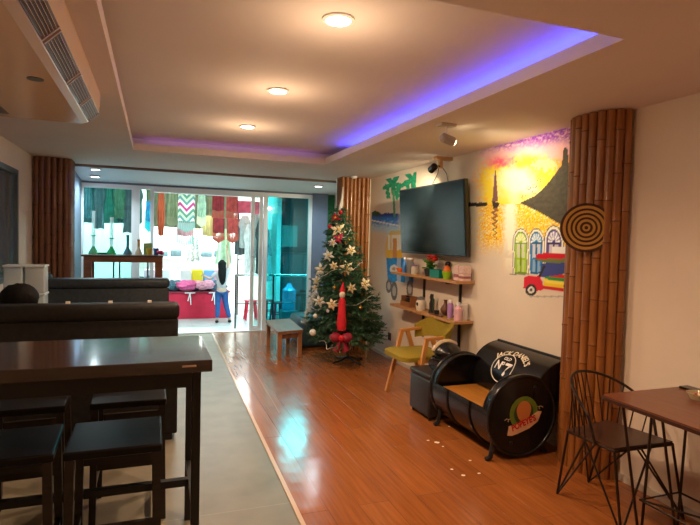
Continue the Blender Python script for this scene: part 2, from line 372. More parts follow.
# ------------------------------------------------------------------ bamboo pillars
def pillar(label, spots, r0, z0=.004, z1=ZC-.005, group=None, seed=1, name='bamboo_pillar', mb=m_bamboo):
    rr = random.Random(seed); cx = sum(s[0] for s in spots)/len(spots); cy = sum(s[1] for s in spots)/len(spots)
    t = thing(name, label, 'pillar', (cx, cy, z0), group)
    for x, y in spots:
        r = r0*rr.uniform(.92, 1.0); z = z0; pts = []; rs = []; nd = P(); zn = z0+rr.uniform(.1, .4)
        pts = [(x, y, z0)]; rs = [r]
        while zn < z1-.08:
            for dz, k in ((-.03, .98), (-.012, 1.0), (-.004, 1.07), (.004, 1.07), (.012, 1.0), (.03, .97)):
                pts.append((x, y, zn+dz)); rs.append(r*k)
            nd.lathe([(r*1.08, zn-.004), (r*1.10, zn), (r*1.08, zn+.004)], (x, y, 0), 14)
            zn += rr.uniform(.27, .40)
        pts.append((x, y, z1)); rs.append(r)
        o = obj('bamboo_pole', P().tube(pts, rs, 14), mb, t, True)
        obj('bamboo_node', nd, m_node, o, True)
    return t
sp = []
for k in range(11):
    a = pi*(k+.5)/11
    sp.append((XR-.005-.180*math.sin(a)**.8, 2.89+.215*math.cos(a)))
pillar('varnished bamboo pillar with a woven round disc, beside the barrel sofa', sp, .030, seed=3)
p2 = [(2.49+.062*k, 7.14-.012*math.sin(k*1.3)) for k in range(7)]+[(2.49, 7.20+.06*k) for k in range(3)]
pillar('varnished bamboo pillar behind the Christmas tree', p2, .031, seed=5)
struct('wall_post', P().box(2.53, XR, 7.19, 7.55, .004, ZC), m_wall)
pillar('dark bamboo pillar at the left wall behind the booth', [(XL+.045+.062*k, 7.22-.02*math.sin(k)) for k in range(6)]+[(-.975, 7.25+.062*k) for k in range(5)], .033, seed=9, mb=mat('smoked_bamboo', (.25, .10, .045), .35, c2=(.11, .042, .02), scale=3, stretch=(9, 9, .7), coat=.2, bump=.05))
struct('wall_post_left', P().box(XL, -1.02, 7.26, 7.62, 0, ZC), m_wall)

# woven disc
t = thing('woven_disc', 'round woven disc with gold and dark rings on the near bamboo pillar', 'wall decoration', (2.70, 2.83, 1.67))
n_ = Vector((-.62, -.785, 0)).normalized(); u_ = Vector((-n_.y, n_.x, 0)); w_ = Vector((0, 0, 1)); cen = Vector((2.695, 2.80, 1.675))
def disc(p, c, r0, r1, d0, d1):
    q = P().lathe([(r0, d0), (r0, d1), (r1, d1), (r1, d0), (r0, d0)] if r0 else [(r1, d0), (r1, d1)], (0, 0, 0), 40)
    q.map(lambda v: c+u_*v.x+w_*v.y+n_*v.z); p.add(q.v, q.f); return p
obj('disc_back', disc(P(), cen, 0, .163, 0, .012), mat('dark_weave', (.07, .02, .01), .7, bump=.3, scale=120), t, True)
g = P()
for a, b_ in ((.128, .146), (.098, .114), (.070, .084), (.040, .056), (.012, .024)): disc(g, cen, a, b_, .008, .017)
obj('gold_ring', g, mat('gold_weave', (.50, .26, .04), .6, bump=.4, scale=150), t, True)

# ------------------------------------------------------------------ wall murals
def clamp(x, a=0, b=1): return max(a, min(b, x))
def ss(a, b, x): t = clamp((x-a)/(b-a)); return t*t*(3-2*t)
def mixc(a, b, t): t = clamp(t); return tuple(a[i]*(1-t)+b[i]*t for i in range(3))
def fbm(x, y, s=0):
    return noise.fractal(Vector((x, y, s)), 1, 2, 4)
def inpoly(x, y, pl):
    r = False; j = len(pl)-1
    for i in range(len(pl)):
        a, b = pl[i], pl[j]
        if (a[1] > y) != (b[1] > y) and x < (b[0]-a[0])*(y-a[1])/(b[1]-a[1])+a[0]: r = not r
        j = i
    return r
MOUNT = [(520, 203), (535, 196), (543, 189), (550, 181), (556, 173), (562, 165), (563.5, 151), (565, 147), (568, 149), (569, 165), (574, 175), (574, 232), (560, 224), (548, 217), (535, 210), (527, 206)]
def paint_a(x, y):
    """sunset bay, arched doors and tuk-tuk; returns colour, alpha. x, y run along the wall in painting units"""
    W = WALLC; n1 = fbm(x*.06, y*.06); n2 = fbm(x*.25, y*.3, 3); n3 = fbm(x*.9, y*1.4, 5)
    c, a = W, 0
    edge = ss(473+6*n1, 492+5*n1, x-.15*abs(y-190)+6)
    if y < 204:
        d = math.hypot((x-518)*.85, y-185)
        c = mixc((1, .97, .72), (1, .80, .05), ss(8, 24, d+7*n1))
        c = mixc(c, (1, .42, .10), ss(26, 44, d+9*n2))
        pk = ss(17, 2, math.hypot((x-500)*.7, (y-161)*1.6)+8*n2); c = mixc(c, (.95, .10, .22), pk)
        band = 152+.10*(535-x)
        c = mixc(c, (.95, .55, .62), ss(band+12, band-2, y+7*n1))
        pv = ss(band-1, band-13, y+10*n2+4*n1); c = mixc(c, (.30, .06, .55), pv*clamp(.6+1.6*n2+.3))
        c = mixc(c, (.85, .62, .80), ss(130+.1*(570-x), 124, y)*.6)
        if math.hypot((x-545)*.5, y-165) < 6+6*n2: c = mixc(c, (1, .85, .55), .6)
        a = edge*clamp(1.25+.9*n2) if x < 500 else 1
        if x < 488: a *= ss(.0, .5, n2+.35+(x-476)*.03)
    else:
        hw = 1-ss(225, 262, y+9*n1) if x < 508 else 1-ss(236, 262, y+5*n2-(x-508)*.25)
        lim = ss(474, 486, x+7*n2)
        c = mixc((1, .72, .03), (.95, .40, .02), ss(.0, .35, n3+.1))
        c = mixc(c, (1, .93, .55), ss(.12, .4, fbm(x*.5, y*1.6, 9)))
        col = ss(9, 3, abs(x-510+2*n2)); c = mixc(c, (1, .97, .80), col)
        a = lim*clamp(hw*1.4)
        if y > 258: a = max(0, ss(278, 258, y+6*n2)*ss(12, 4, abs(x-512))*.6)
    if y > 246 and x > 528: a = 0
    if abs(y-204.5) < 1.9+.8*n2 and x < 487: c, a = (.035, .03, .03), 1
    if math.hypot(x-486, y-204) < 1.6: c, a = (.05, .04, .04), 1
    # sail boat and its reflection
    if inpoly(x, y, [(495.2, 170), (496, 170), (498.2, 201), (492.5, 202)]): c, a = (.22, .10, .12), 1
    if inpoly(x, y, [(492, 201), (500, 203), (497.5, 208), (493.5, 208)]): c, a = (.05, .03, .03), 1
    if 208 < y < 240 and abs(x-495+1.6*math.sin(y*1.1)) < 2.6*(1-(y-208)/36)*(.6+.6*math.sin(y*2.3)**2): c, a = (.35, .14, .06), 1
    # little palms on the shore
    for px, py in ((539, 181), (535, 186), (529, 188), (534, 192), (524, 197)):
        dd = math.hypot(x-px, y-py)
        if 1.2 < dd < 2.5 and math.sin(7*math.atan2(y-py, x-px)) > -.2: c, a = (.33, .20, .08), 1
    if inpoly(x, y, MOUNT): c, a = mixc((.07, .06, .045), (.10, .085, .06), .5+n2), 1
    # arched doors
    for x0, x1, dc, wc in ((514, 528, (.36, .62, .02), (.7, .85, .1)), (529.5, 543.5, (.02, .24, .62), (.25, .5, .85)), (545.5, 562.5, (.10, .07, .36), (.35, .3, .65))):
        cx, rr = (x0+x1)/2, (x1-x0)/2; yc = 242.5; top = yc-rr*1.75
        ell = math.hypot((x-cx)/rr, (y-yc)/(rr*1.75)) if y < yc else abs(x-cx)/rr
        if ell < 1.16 and y < 274:
            c, a = (.92, .90, .82), 1
            if 1.08 < ell: c = (.12, .12, .12)
            if ell < .84:
                c = dc
                if y < yc:
                    an = math.atan2(yc-y, (x-cx)*1.6)
                    c = (.92, .95, .9) if math.sin(an*13) > -.1 else wc
                    if ell > .74 or math.hypot((x-cx)/rr, (y-yc)/(rr*1.4)) < .22: c = dc
                elif y < yc+1.6 or y > 272: c = mixc(dc, (0, 0, 0), .5)
                else:
                    u = (x-x0)/(x1-x0)
                    if abs(u-.5) < .035: c = mixc(dc, (0, 0, 0), .6)
                    if y < 258 and (.22 < u < .44 or .56 < u < .78): c = mixc(dc, (.85, .8, .8), .7)
                    if y > 260 and (.24 < u < .42 or .58 < u < .76): c = mixc(dc, (1, 1, .9), .25)
            elif ell < .9: c = (.12, .12, .12)
    if abs(y-274.3) < .5 and 510 < x < 530: c, a = (.25, .25, .25), 1
    # tuk-tuk
    if inpoly(x, y, [(536, 254.5), (545, 253), (572, 253.5), (572, 258.5), (537, 259)]): c, a = (.62, .01, .03), 1
    if inpoly(x, y, [(534, 259), (572, 258.5), (572, 263), (546, 263)]): c, a = (.16, .20, .06), 1
    if inpoly(x, y, [(552, 247), (572, 247), (572, 253.5), (552, 253)]): c, a = (.85, .85, .86), 1
    if inpoly(x, y, [(541, 263), (572, 263), (572, 277), (541, 277)]): c, a = (.05, .07, .28), 1
    if inpoly(x, y, [(545, 277), (572, 273), (572, 292), (543, 289)]):
        k = int((y-273+.15*(572-x))/3.3) % 4; c, a = ((.85, .6, .03), (.6, .02, .03), (.03, .30, .07), (.9, .75, .1))[k], 1
    if inpoly(x, y, [(524, 278), (527, 276), (540, 276), (543, 283), (543, 290), (537, 291), (523.5, 288.5)]): c, a = (.70, .02, .05), 1
    if inpoly(x, y, [(538, 277), (540.5, 277), (546, 266), (543.5, 266)]): c, a = (.03, .03, .03), 1
    dw = math.hypot((x-531.3)*1.05, y-290)
    if dw < 6: c, a = ((.03, .03, .03) if dw > 3.4 else (.8, .8, .75) if dw > 1.6 else (.1, .1, .1)), 1
    if abs(y-296.5) < .7 and 530 < x < 572: c, a = (.35, .33, .30), .7
    return c, a
def paint_b(x, y):
    W = WALLC; n1 = fbm(x*.1, y*.1, 2); n2 = fbm(x*.4, y*.4, 4); c, a = W, 0
    if y > 213.5+1.5*n2 and y < 240 and x < 410:
        c = mixc((.02, .05, .30), (.03, .22, .70), ss(214, 219, y)); c = mixc(c, (.55, .78, .92), ss(219, 229, y+5*n2)); a = ss(240, 226, y+4*n1)*ss(404, 396, x)
        if abs(y-(222+.2*(x-380))) < .7: c = (.9, .95, 1)
    if 232 < y < 262 and x < 386: c, a = (.80, .60, .36), .45*ss(232, 240, y)*ss(264, 250, y)
    if math.hypot((x-376)*.6, y-213.5) < 2.6+1.2*n2: c, a = (.02, .10, .07), 1
    # palms
    for px, py, sz in ((393, 184, 1.0), (413, 180, 1.05)):
        dx, dy = (x-px)/sz, (y-py)/sz; dd = math.hypot(dx*1.1, dy); an = math.atan2(dy, dx)
        if dd < (8.2+4.2*math.sin(an*5+.6)) or (abs(abs(dx)-6+.12*dy) < 1.9+n2*1.5 and 0 < dy < 15-3*n2): c, a = mixc((.01, .42, .20), (.02, .26, .14), .5+n2*1.4), 1
    if abs(x-393.8-.04*(y-196)) < 1.1 and 190 < y < 217: c, a = (.10, .36, .18), 1
    # three-wheeler with driver
    if inpoly(x, y, [(387, 236), (391, 231), (402, 230), (404, 240), (402, 258), (385.5, 258), (385.5, 246)]):
        c, a = (.95, .88, .70), 1
        if y < 235: c = (.80, .62, .25)
        if y > 250: c = (.98, .55, .03)
        if 393 < x < 397 and y > 238: c = (.80, .34, .10)
        if x < 388 or abs(x-391) < .6: c = (.95, .60, .12)
    if inpoly(x, y, [(386.5, 258), (416, 258), (417, 280), (412, 284), (397, 281), (388, 284)]):
        c, a = mixc((.01, .20, .62), (.02, .36, .80), .5+n2), 1
        if math.hypot(x-394, y-269) < 4.2: c = (.85, .86, .84)
        if math.hypot(x-394, y-269) < 1.8: c = (.55, .40, .25)
        if 397 < x < 401 or 405 < x < 409: c = mixc(c, (.8, .85, .9), .55)
    if 258 < y < 262 and 404 < x < 416: c, a = (.9, .45, .08), 1
    for px, py, rx, ry in ((389, 286, 3.0, 7), (394.3, 291, 3.3, 9.5), (410, 289, 3.4, 9)):
        e = math.hypot((x-px)/rx, (y-py)/ry)
        if e < 1: c, a = ((.16, .14, .13) if e > .55 else (.50, .46, .42)), 1
    return c, a
def mural(name, fn, y0, y1, z0, z1, step, label, xoff):
    ny, nz = int((y1-y0)/step), int((z1-z0)/step); vs, cs, al = [], [], []
    for j in range(nz+1):
        for i in range(ny+1):
            p = (XR-xoff, y0+i*step, z0+j*step); px, py = project((XR, p[1], p[2])); c_, a_ = fn(px, py)
            vs.append(p); cs.append(mixc(WALLC, c_, a_)); al.append(a_)
    fs = []
    for j in range(nz):
        for i in range(ny):
            q = (j*(ny+1)+i, j*(ny+1)+i+1, (j+1)*(ny+1)+i+1, (j+1)*(ny+1)+i)
            if max(al[k] for k in q) > .02: fs.append(q)
    used = sorted({k for f in fs for k in f}); ix = {k: n for n, k in enumerate(used)}
    me = bpy.data.meshes.new(name); org = Vector((XR-xoff, y0, z0))
    me.from_pydata([Vector(vs[k])-org for k in used], [], [tuple(ix[k] for k in f)[::-1] for f in fs])
    at = me.color_attributes.new('paint', 'FLOAT_COLOR', 'POINT')
    for n, k in enumerate(used): at.data[n].color = (*cs[k], 1)
    me.materials.append(attr_mat(name+'_paint')); o = bpy.data.objects.new(name, me); COL.objects.link(o); o.location = org
    return tag(o, label, 'mural')
mural('sunset_mural', paint_a, 3.1, 4.72, 1.02, ZC-.002, .0085, 'painted sunset bay with sailboat, arched doors and red tuk-tuk on the white wall', .002)
mural('beach_mural', paint_b, 5.75, 7.12, .72, 2.40, .011, 'painted green palms, blue sea and blue three-wheeler on the wall left of the television', .002)

# ------------------------------------------------------------------ spotlight, camera, television
t = thing('spotlight', 'white ceiling spotlight aimed at the sunset mural', 'spotlight', (2.06, 3.59, ZC))
obj('mount_plate', P().box(2.0, 2.13, 3.54, 3.62, ZC-.02, ZC, .004), mat('dull_white', (.55, .5, .45), .5), t)
obj('stem', P().tube([(2.06, 3.58, ZC-.01), (2.06, 3.58, ZC-.075)], .009), m_ring, t, True)
a0, a1 = Vector((2.035, 3.58, ZC-.105)), Vector((2.14, 3.60, ZC-.125)); dd = (a1-a0)
obj('lamp_head', P().tube([a0-dd*.15, a0, a0+dd*.9, a1], [.022, .036, .036, .032], 18), mat('spot_shell', (.40, .36, .33), .4), t, True)
obj('lamp_face', P().tube([a1, a1+dd*.04], [.028, .028], 18), emitter('spot_face', (1, .85, .5), 25), t)
light('SPOT', 'spotlight_lamp', a1+dd*.1, 30, (1, .84, .55), .03, spot=1.75, blend=.9, target=(XR, 3.75, 1.98))
t = thing('spotlight', 'black ceiling spotlight on a wooden mount above the television', 'spotlight', (2.79, 5.0, ZC))
obj('mount_block', P().box(2.74, 2.93, 4.93, 5.0, ZC-.035, ZC).box(2.78, 2.82, 4.94, 4.98, ZC-.12, ZC-.03), m_tan, t)
b0, b1 = Vector((2.60, 4.72, ZC-.145)), Vector((2.615, 4.81, ZC-.165))
obj('lamp_arm', P().tube([(2.80, 4.96, ZC-.10), (2.66, 4.82, ZC-.12), b0], .009), m_black, t, True)
obj('lamp_head', P().tube([b0-(b1-b0)*.2, b0, b1], [.02, .036, .038], 18), m_black, t, True)
obj('lamp_face', P().tube([b1, b1+(b1-b0)*.04], [.03, .03], 18), emitter('spot_face_far', (1, .88, .6), 20), t)
light('SPOT', 'spotlight_lamp', b1+(b1-b0)*.2, 110, (1, .80, .52), .03, spot=1.3, blend=1, target=(2.90, 6.8, 1.55))
cb = P()
cb.tube([(2.80, 4.98, ZC-.08), (2.88, 5.15, ZC-.15), (2.915, 5.32, ZC-.24), (2.905, 5.38, ZC-.36)], .004, 6)
cb.tube([(2.80, 4.96, ZC-.08), (2.90, 5.0, ZC-.16), (2.915, 4.98, ZC-.26), (2.90, 4.95, ZC-.34)], .004, 6)
single('cable', cb, m_blackm, 'thin black cables drooping from the black spotlight to the television', 'cable', smooth=True)

t = thing('television', 'large flat black television mounted on the wall above two shelves', 'television', (2.86, 5.2, 1.42))
def tilt(v): return Vector((v.x-(v.z-1.42)*.07, v.y, v.z))
ty = (4.42, 5.86)
obj('screen_bezel', P().box(2.81, 2.855, ty[0], ty[1], 1.42, 2.17, .006).map(tilt), mat('tv_bezel', (.012, .012, .013), .3), t)
obj('screen_panel', P().box(2.806, 2.811, ty[0]+.015, ty[1]-.015, 1.44, 2.155).map(tilt), mat('tv_glass', (.005, .009, .011), .2, spec=.25), t)
obj('wall_bracket', P().box(2.84, XR, 4.95, 5.35, 1.6, 2.0), m_blackm, t)

# ------------------------------------------------------------------ shelves and what stands on them
def shelf(z, lab):
    t = thing('wall_shelf', lab, 'shelf', (2.83, 5.2, z))
    obj('shelf_board', P().box(2.72, XR, 4.44, 5.95, z-.028, z, .003), m_tan, t)
    for y in (4.68, 5.45):
        obj('bracket', P().box(XR-.022, XR, y-.011, y+.011, z-.33, z-.03).box(2.75, XR-.02, y-.011, y+.011, z-.045, z-.028), m_blackm, t)
ZS1, ZS2 = 1.185, .795
shelf(ZS1, 'upper wooden wall shelf below the television'); shelf(ZS2, 'lower wooden wall shelf above the green chair')
def jar(name, x, y, z, prof, m, lab, cat='container', grp=None, lid=None):
    t = thing(name, lab, cat, (x, y, z), grp); obj('body', P().lathe([(r, z+h) for r, h in prof], (x, y, 0), 18), m, t, True)
    if lid: obj('lid', P().lathe([(r, z+h) for r, h in lid[0]], (x, y, 0), 18), lid[1], t, True)
    return t
m_or = mat('orange_plastic', (.75, .16, .02), .4); m_te = mat('teal_plastic', (.0, .22, .17), .4); m_lime = mat('lime_plastic', (.30, .62, .02), .4)
m_pk = mat('pale_pink_card', (.75, .55, .52), .6, var=.15, scale=60); m_pu = mat('lilac_plastic', (.42, .22, .55), .4); m_cr = mat('cream_ceramic', (.7, .64, .52), .35)
m_br = mat('brown_glaze', (.14, .06, .03), .3); m_gn = mat('leaf_green', (.06, .25, .03), .6); m_fl = mat('flower_red', (.65, .03, .02), .6); m_gy = mat('grey_tin', (.30, .31, .32), .35, metal=.5)
X = 2.80
jar('bowl', X, 5.84, ZS1, [(.03, 0), (.05, .03), (.058, .05), (.0, .05)], m_or, 'small orange bowl at the far left end of the upper shelf', 'bowl')
jar('bottle', X, 5.74, ZS1, [(.025, 0), (.025, .10), (.012, .13), (.012, .16)], mat('blue_bottle', (.05, .2, .55), .3), 'small blue bottle beside the orange bowl on the upper shelf', 'bottle', None, ([(.014, .16), (.014, .18)], m_white))
jar('tin_can', X, 5.60, ZS1, [(.04, 0), (.04, .16), (.036, .165)], m_gy, 'tall grey tin on the upper shelf', 'can', None, ([(.041, .165), (.041, .178)], m_white))
jar('jar', X, 5.47, ZS1, [(.04, 0), (.042, .07), (.03, .09)], m_cr, 'squat cream jar right of the tall grey tin', 'jar', None, ([(.032, .09), (.032, .105)], m_pu))
t = thing('potted_plant', 'red-flowered plant in a dark pot on the upper shelf', 'plant', (X, 5.12, ZS1))
obj('pot', P().lathe([(.045, ZS1), (.06, ZS1+.08), (.055, ZS1+.08)], (X, 5.12, 0), 18), mat('dark_pot', (.03, .03, .03), .5), t, True)
lf = P(); fr = P()
for k in range(44):
    a = R.uniform(0, 2*pi); b_ = R.uniform(.01, .075); z = ZS1+.08+R.uniform(0, .10)
    lf.ball((X+b_*math.cos(a), 5.12+b_*math.sin(a), z), .022, 6, (1, 1, .4), .3, 3, k)
for k in range(30):
    a = R.uniform(0, 2*pi); b_ = R.uniform(.02, .12); z = ZS1+.17+R.uniform(0, .06)
    fr.ball((X+.4*b_*math.cos(a), 5.10+b_*1.1*math.sin(a), z), .019, 6, (1, 1, .6), .3, 3, k)
    if k % 4 == 0: lf.tube([(X, 5.12, ZS1+.1), (X+.4*b_*math.cos(a), 5.10+b_*1.1*math.sin(a), z)], .003, 4)
obj('leaf', lf, m_gn, t, True); obj('flower', fr, m_fl, t, True)
bx = lambda x0, x1, y0, y1, z0, z1, b=.004: P().box(x0, x1, y0, y1, z0, z1, b)
single('storage_box', bx(2.75, 2.87, 4.83, 5.03, ZS1, ZS1+.085), m_te, 'teal plastic box between the flower pot and the lime cup', 'box')
t = thing('toy_figure', 'small black round-headed figurine standing behind the teal box', 'figurine', (2.895, 4.90, ZS1))
obj('body', P().tube([(2.895, 4.90, ZS1), (2.895, 4.90, ZS1+.06), (2.895, 4.90, ZS1+.12)], [.022, .024, .014], 12), m_br, t, True)
obj('head', P().ball((2.895, 4.90, ZS1+.145), .032, 14, (.9, 1.3, .9)), m_blackm, t, True)
jar('cup', 2.79, 4.735, ZS1, [(.035, 0), (.052, .08), (.048, .08)], m_lime, 'lime green cup on the upper shelf', 'cup')
single('juicer_top', P().lathe([(.045, ZS1+.08), (.04, ZS1+.10), (.02, ZS1+.13), (.004, ZS1+.14)], (2.79, 4.735, 0), 16), m_or, 'orange dome resting in the lime green cup', 'citrus reamer', smooth=True)
k = 0
for y in (4.49, 4.585):
    for z in (0, .073):
        side = 'right' if y < 4.55 else 'left'; lvl = 'upper' if z else 'lower'
        single('gift_box', bx(2.80, 2.89, y-.042, y+.042, ZS1+z, ZS1+z+.07), stripes('pink_label_%d' % k, [(.78, .58, .54), (.35, .12, .12), (.78, .58, .54)], .07+.01*k) if k % 2 == 0 else m_pk, '%s pale pink patterned box of the %s stack, end of upper shelf' % (lvl, side), 'box', 'pale pink boxes on the upper shelf'); k += 1
# lower shelf
t = thing('wooden_tray', 'brown wooden caddy at the left of the lower shelf', 'tray', (X, 5.62, ZS2))
obj('tray_side', bx(2.76, 2.77, 5.50, 5.74, ZS2, ZS2+.06, .002).box(2.87, 2.88, 5.50, 5.74, ZS2, ZS2+.12).box(2.77, 2.87, 5.50, 5.51, ZS2, ZS2+.12).box(2.77, 2.87, 5.73, 5.74, ZS2, ZS2+.12).box(2.77, 2.87, 5.51, 5.73, ZS2, ZS2+.01), mat('caddy_wood', (.30, .13, .05), .6), t)
single('bundled_cable', P().tube([(2.82+.03*math.cos(a*.9), 5.62+.08*math.sin(a*.9), ZS2+.02+.004*a) for a in range(24)], .01, 6), m_blackm, 'black coiled cable lying in the brown wooden caddy', 'cable', smooth=True)
t = jar('jar', 2.79, 5.27, ZS2, [(.05, 0), (.062, .05), (.055, .10), (.04, .12)], m_cr, 'round cream jar with a dark mark on the lower shelf', 'jar', None, ([(.045, .12), (.045, .14), (.015, .155)], m_gy))
obj('mark', P().ball((2.735, 5.26, ZS2+.07), .024, 10, (.25, 1, 1)), m_blackm, t, True)
jar('pepper_mill', 2.80, 5.06, ZS2, [(.03, 0), (.02, .05), (.022, .10), (.012, .14), (.02, .17), (.012, .20), (.004, .205)], mat('mill_black', (.02, .018, .015), .35), 'tall black pepper mill on the lower shelf', 'mill')
jar('bottle', 2.87, 5.16, ZS2, [(.025, 0), (.025, .13), (.012, .15), (.012, .19)], mat('green_glass', (.02, .12, .06), .2), 'dark green bottle behind the black pepper mill', 'bottle')
jar('round_vase', 2.84, 4.83, ZS2+.012, [(.025, 0), (.05, .035), (.052, .06), (.02, .11), (.015, .14), (.022, .155)], m_br, 'brown bulb-shaped vase standing at the back of the lower shelf', 'vase')
single('flat_tray', bx(2.735, 2.895, 4.73, 4.98, ZS2, ZS2+.012), m_br, 'flat dark brown tray at the right of the lower shelf', 'tray')
jar('mug', 2.77, 4.88, ZS2+.012, [(.024, 0), (.026, .04), (.022, .04)], m_blackm, 'small dark cup on the flat brown tray', 'cup')
jar('spray_can', 2.78, 4.63, ZS2, [(.028, 0), (.03, .14), (.018, .16)], m_pu, 'lilac spray can near the right end of the lower shelf', 'can', None, ([(.02, .16), (.02, .185), (.012, .19)], m_white))
jar('lotion_bottle', 2.79, 4.50, ZS2, [(.04, 0), (.04, .12), (.015, .15)], mat('pink_plastic', (.75, .45, .52), .4), 'pink plastic bottle at the right end of the lower shelf', 'bottle', None, ([(.02, .15), (.02, .18)], m_white))
jar('cup', 2.87, 4.52, ZS2, [(.03, 0), (.042, .16), (.038, .16)], mat('clear_white', (.75, .72, .7), .3), 'tall whitish cup behind the pink bottle', 'cup')
jar('bottle', 2.88, 4.66, ZS2, [(.02, 0), (.02, .13), (.01, .15)], mat('dark_red_glass', (.16, .02, .03), .3), 'dark red bottle behind the lilac spray can', 'bottle')
# wall socket
t = thing('wall_socket', 'small brown socket low on the wall beside the Christmas tree', 'socket', (XR, 6.38, .27))
obj('socket_plate', bx(XR-.012, XR, 6.34, 6.42, .25, .35), mat('brown_plastic', (.12, .06, .04), .5), t)
obj('socket_hole', P().box(XR-.014, XR-.011, 6.36, 6.40, .27, .285).box(XR-.014, XR-.011, 6.36, 6.40, .305, .32), m_blackm, t)

# ------------------------------------------------------------------ barrel sofa
t = thing('barrel_sofa', 'black sofa cut from a steel drum with amber seat and printed end', 'sofa', (2.5, 3.55, .004))
bc, br_ = (2.51, .315), .29; Y0, Y1 = 3.14, 3.97
def arc(cx, cz, r, a0, a1, n): return [(cx+r*math.cos(math.radians(a0+(a1-a0)*i/n)), cz+r*math.sin(math.radians(a0+(a1-a0)*i/n))) for i in range(n+1)]
def shell(pts, th, inner_sign=-1, cx=None, cz=None):
    inn = [(cx+(x-cx)*(1-th), cz+(z-cz)*(1-th)) for x, z in pts]; return pts+inn[::-1]
body = P().prism(shell(arc(*bc, br_, 168, 388, 36), .03, cx=bc[0], cz=bc[1]), Y0+.01, Y1-.01, 'Y')
for yy in (3.38, 3.70):   # rolled drum hoops
    q = [Vector((x, yy, z)) for x, z in arc(*bc, br_+.004, 168, 375, 36)]; body.tube(q, .009, 6)
obj('drum_body', body, m_black, t, True)
for yy, s in ((Y0, -1), (Y1, 1)):
    e = obj('end_disc', P().lathe([(0.001, yy+.014*s*-1), (br_-.012, yy+.014*s*-1), (br_-.012, yy+.0*s), (0.001, yy)], (bc[0], 0, bc[1]), 48, 'Y'), m_black, t, True)
    q = [Vector((x, yy, z)) for x, z in arc(*bc, br_, 0, 352.5, 48)]
    obj('disc_rim', P().tube(q, .014, 10, closed=True), m_black, e, True)
# arms: upper quarter shells just inside each end
for a, b_ in ((Y0+.01, Y0+.07), (Y1-.07, Y1-.01)):
    obj('arm', P().prism(shell(arc(*bc, br_, 30, 170, 30), .05, cx=bc[0], cz=bc[1]), a, b_, 'Y').tube([Vector((x, b_ if a < 3.5 else a, z)) for x, z in arc(*bc, br_-.004, 30, 170, 30)], .010, 8), m_black, t, True)
# back: convex rolled quarter drum
kc = (2.90, .40); ba = arc(*kc, .30, 93, 188, 24)
pb = P().prism(shell(ba, .06, cx=kc[0], cz=kc[1]), Y0+.0, Y1, 'Y').tube([(2.885, Y0, .70), (2.885, Y1, .70)], .012, 8)
bk = obj('backrest', pb, m_black, t, True)
cap = [(kc[0], kc[1])]+ba
obj('backrest_end', P().prism(cap, Y0-.004, Y0+.01, 'Y'), m_black, bk); obj('backrest_end', P().prism(cap, Y1-.01, Y1+.004, 'Y'), m_black, bk)
obj('seat_board', P().box(2.225, 2.63, Y0+.07, Y1-.07, .325, .345, .006), m_seat, t)
for (x, y) in ((2.28, 3.17), (2.28, 3.92), (2.72, 3.17), (2.72, 3.92)):
    d = -.03 if x < 2.5 else .03
    obj('foot', P().tube([(x-d*.5, y, .14), (x+d*.3, y, .03), (x+d, y, .02), (x+d*1.6, y, .018)], [.02, .018, .02, .014], 8), m_blackm, t, True)
# printing on the back: follows the curved shell
m_print = mat('cream_print', (.80, .72, .55), .5); m_print2 = mat('white_print', (.82, .80, .78), .5)
def on_back(u, v, lift=.003):
    """u along the sofa from its far end, v up the curve (metres)"""
    a = math.radians(143)-v/.30; r = .30+lift
    return Vector((kc[0]+r*math.cos(a), 3.575-u, kc[1]+r*math.sin(a)))
lp = P()
def put_text(p, s, size, u0, v0, bend=0, bold=0, sx=1, fn=on_back, rot=0):
    vs, fs = text_geo(s, size, bold); out = []
    for q in vs:
        x, y = q.x*sx, q.y
        if bend: th = x/bend; x, y = (bend+y)*math.sin(th), (bend+y)*math.cos(th)-bend
        x, y = x*math.cos(rot)-y*math.sin(rot), x*math.sin(rot)+y*math.cos(rot)
        out.append(fn(u0+x, v0+y))
    o = len(p.v); p.v += out; p.f += [tuple(i+o for i in f) for f in fs]
put_text(lp, "JACK DANIEL'S", .070, .045, .130, .27, .0022, .90)
obj('printed_lettering', lp, m_print, bk)
lp = P()
put_text(lp, 'OLD', .042, .0, .055, 0, .001); put_text(lp, 'N', .10, -.058, -.018, 0, .003); put_text(lp, 'o', .06, -.008, .012, 0, .002); put_text(lp, '7', .15, .055, -.04, 0, .005)
ringo = [on_back(.125*math.cos(a), -.022+.125*math.sin(a)*(1.0), .003) for a in [2*pi*k/40 for k in range(40)]]
lp.tube(ringo, .0035, 5, closed=True)
obj('printed_emblem', lp, m_print2, bk)
# badge on the near end
ed = [o for o in bpy.data.objects if o.parent == t and o.name.startswith('end_disc')][0]
bd = thing  # noqa
by = Y0-.003; bcx, bcz = 2.52, .315
def on_end(u, v, lift=0): return Vector((bcx+u, by-lift, bcz+v))
obj('badge_ring', P().lathe([(.122, by), (.122, by-.002), (.085, by-.002), (.085, by)], (bcx, 0, bcz+.02), 40, 'Y'), mat('badge_green', (.05, .20, .03), .5, c2=(.20, .24, .02), scale=14), ed)
obj('badge_center', P().lathe([(.0005, by), (.085, by), (.085, by-.0015), (.0005, by-.0015)], (bcx, 0, bcz+.02), 32, 'Y'), mat('badge_dark', (.03, .06, .02), .5), ed)
obj('badge_oval', P().prism([(bcx+.062*math.cos(a)*(1+.06*math.sin(3*a)), bcz+.035+.075*math.sin(a)) for a in [2*pi*k/24 for k in range(24)]], by-.0035, by, 'Y'), mat('badge_orange', (.60, .22, .06), .5), ed)
bn = [(-.135, -.10), (-.125, -.035), (-.05, -.022), (.05, .012), (.125, .055), (.155, .05), (.125, -.02), (.05, -.065), (-.05, -.095), (-.10, -.105)]
obj('banner', P().prism([(bcx+a, bcz+b_-.03) for a, b_ in bn], by-.005, by, 'Y'), mat('banner_cream', (.80, .50, .30), .5), ed)
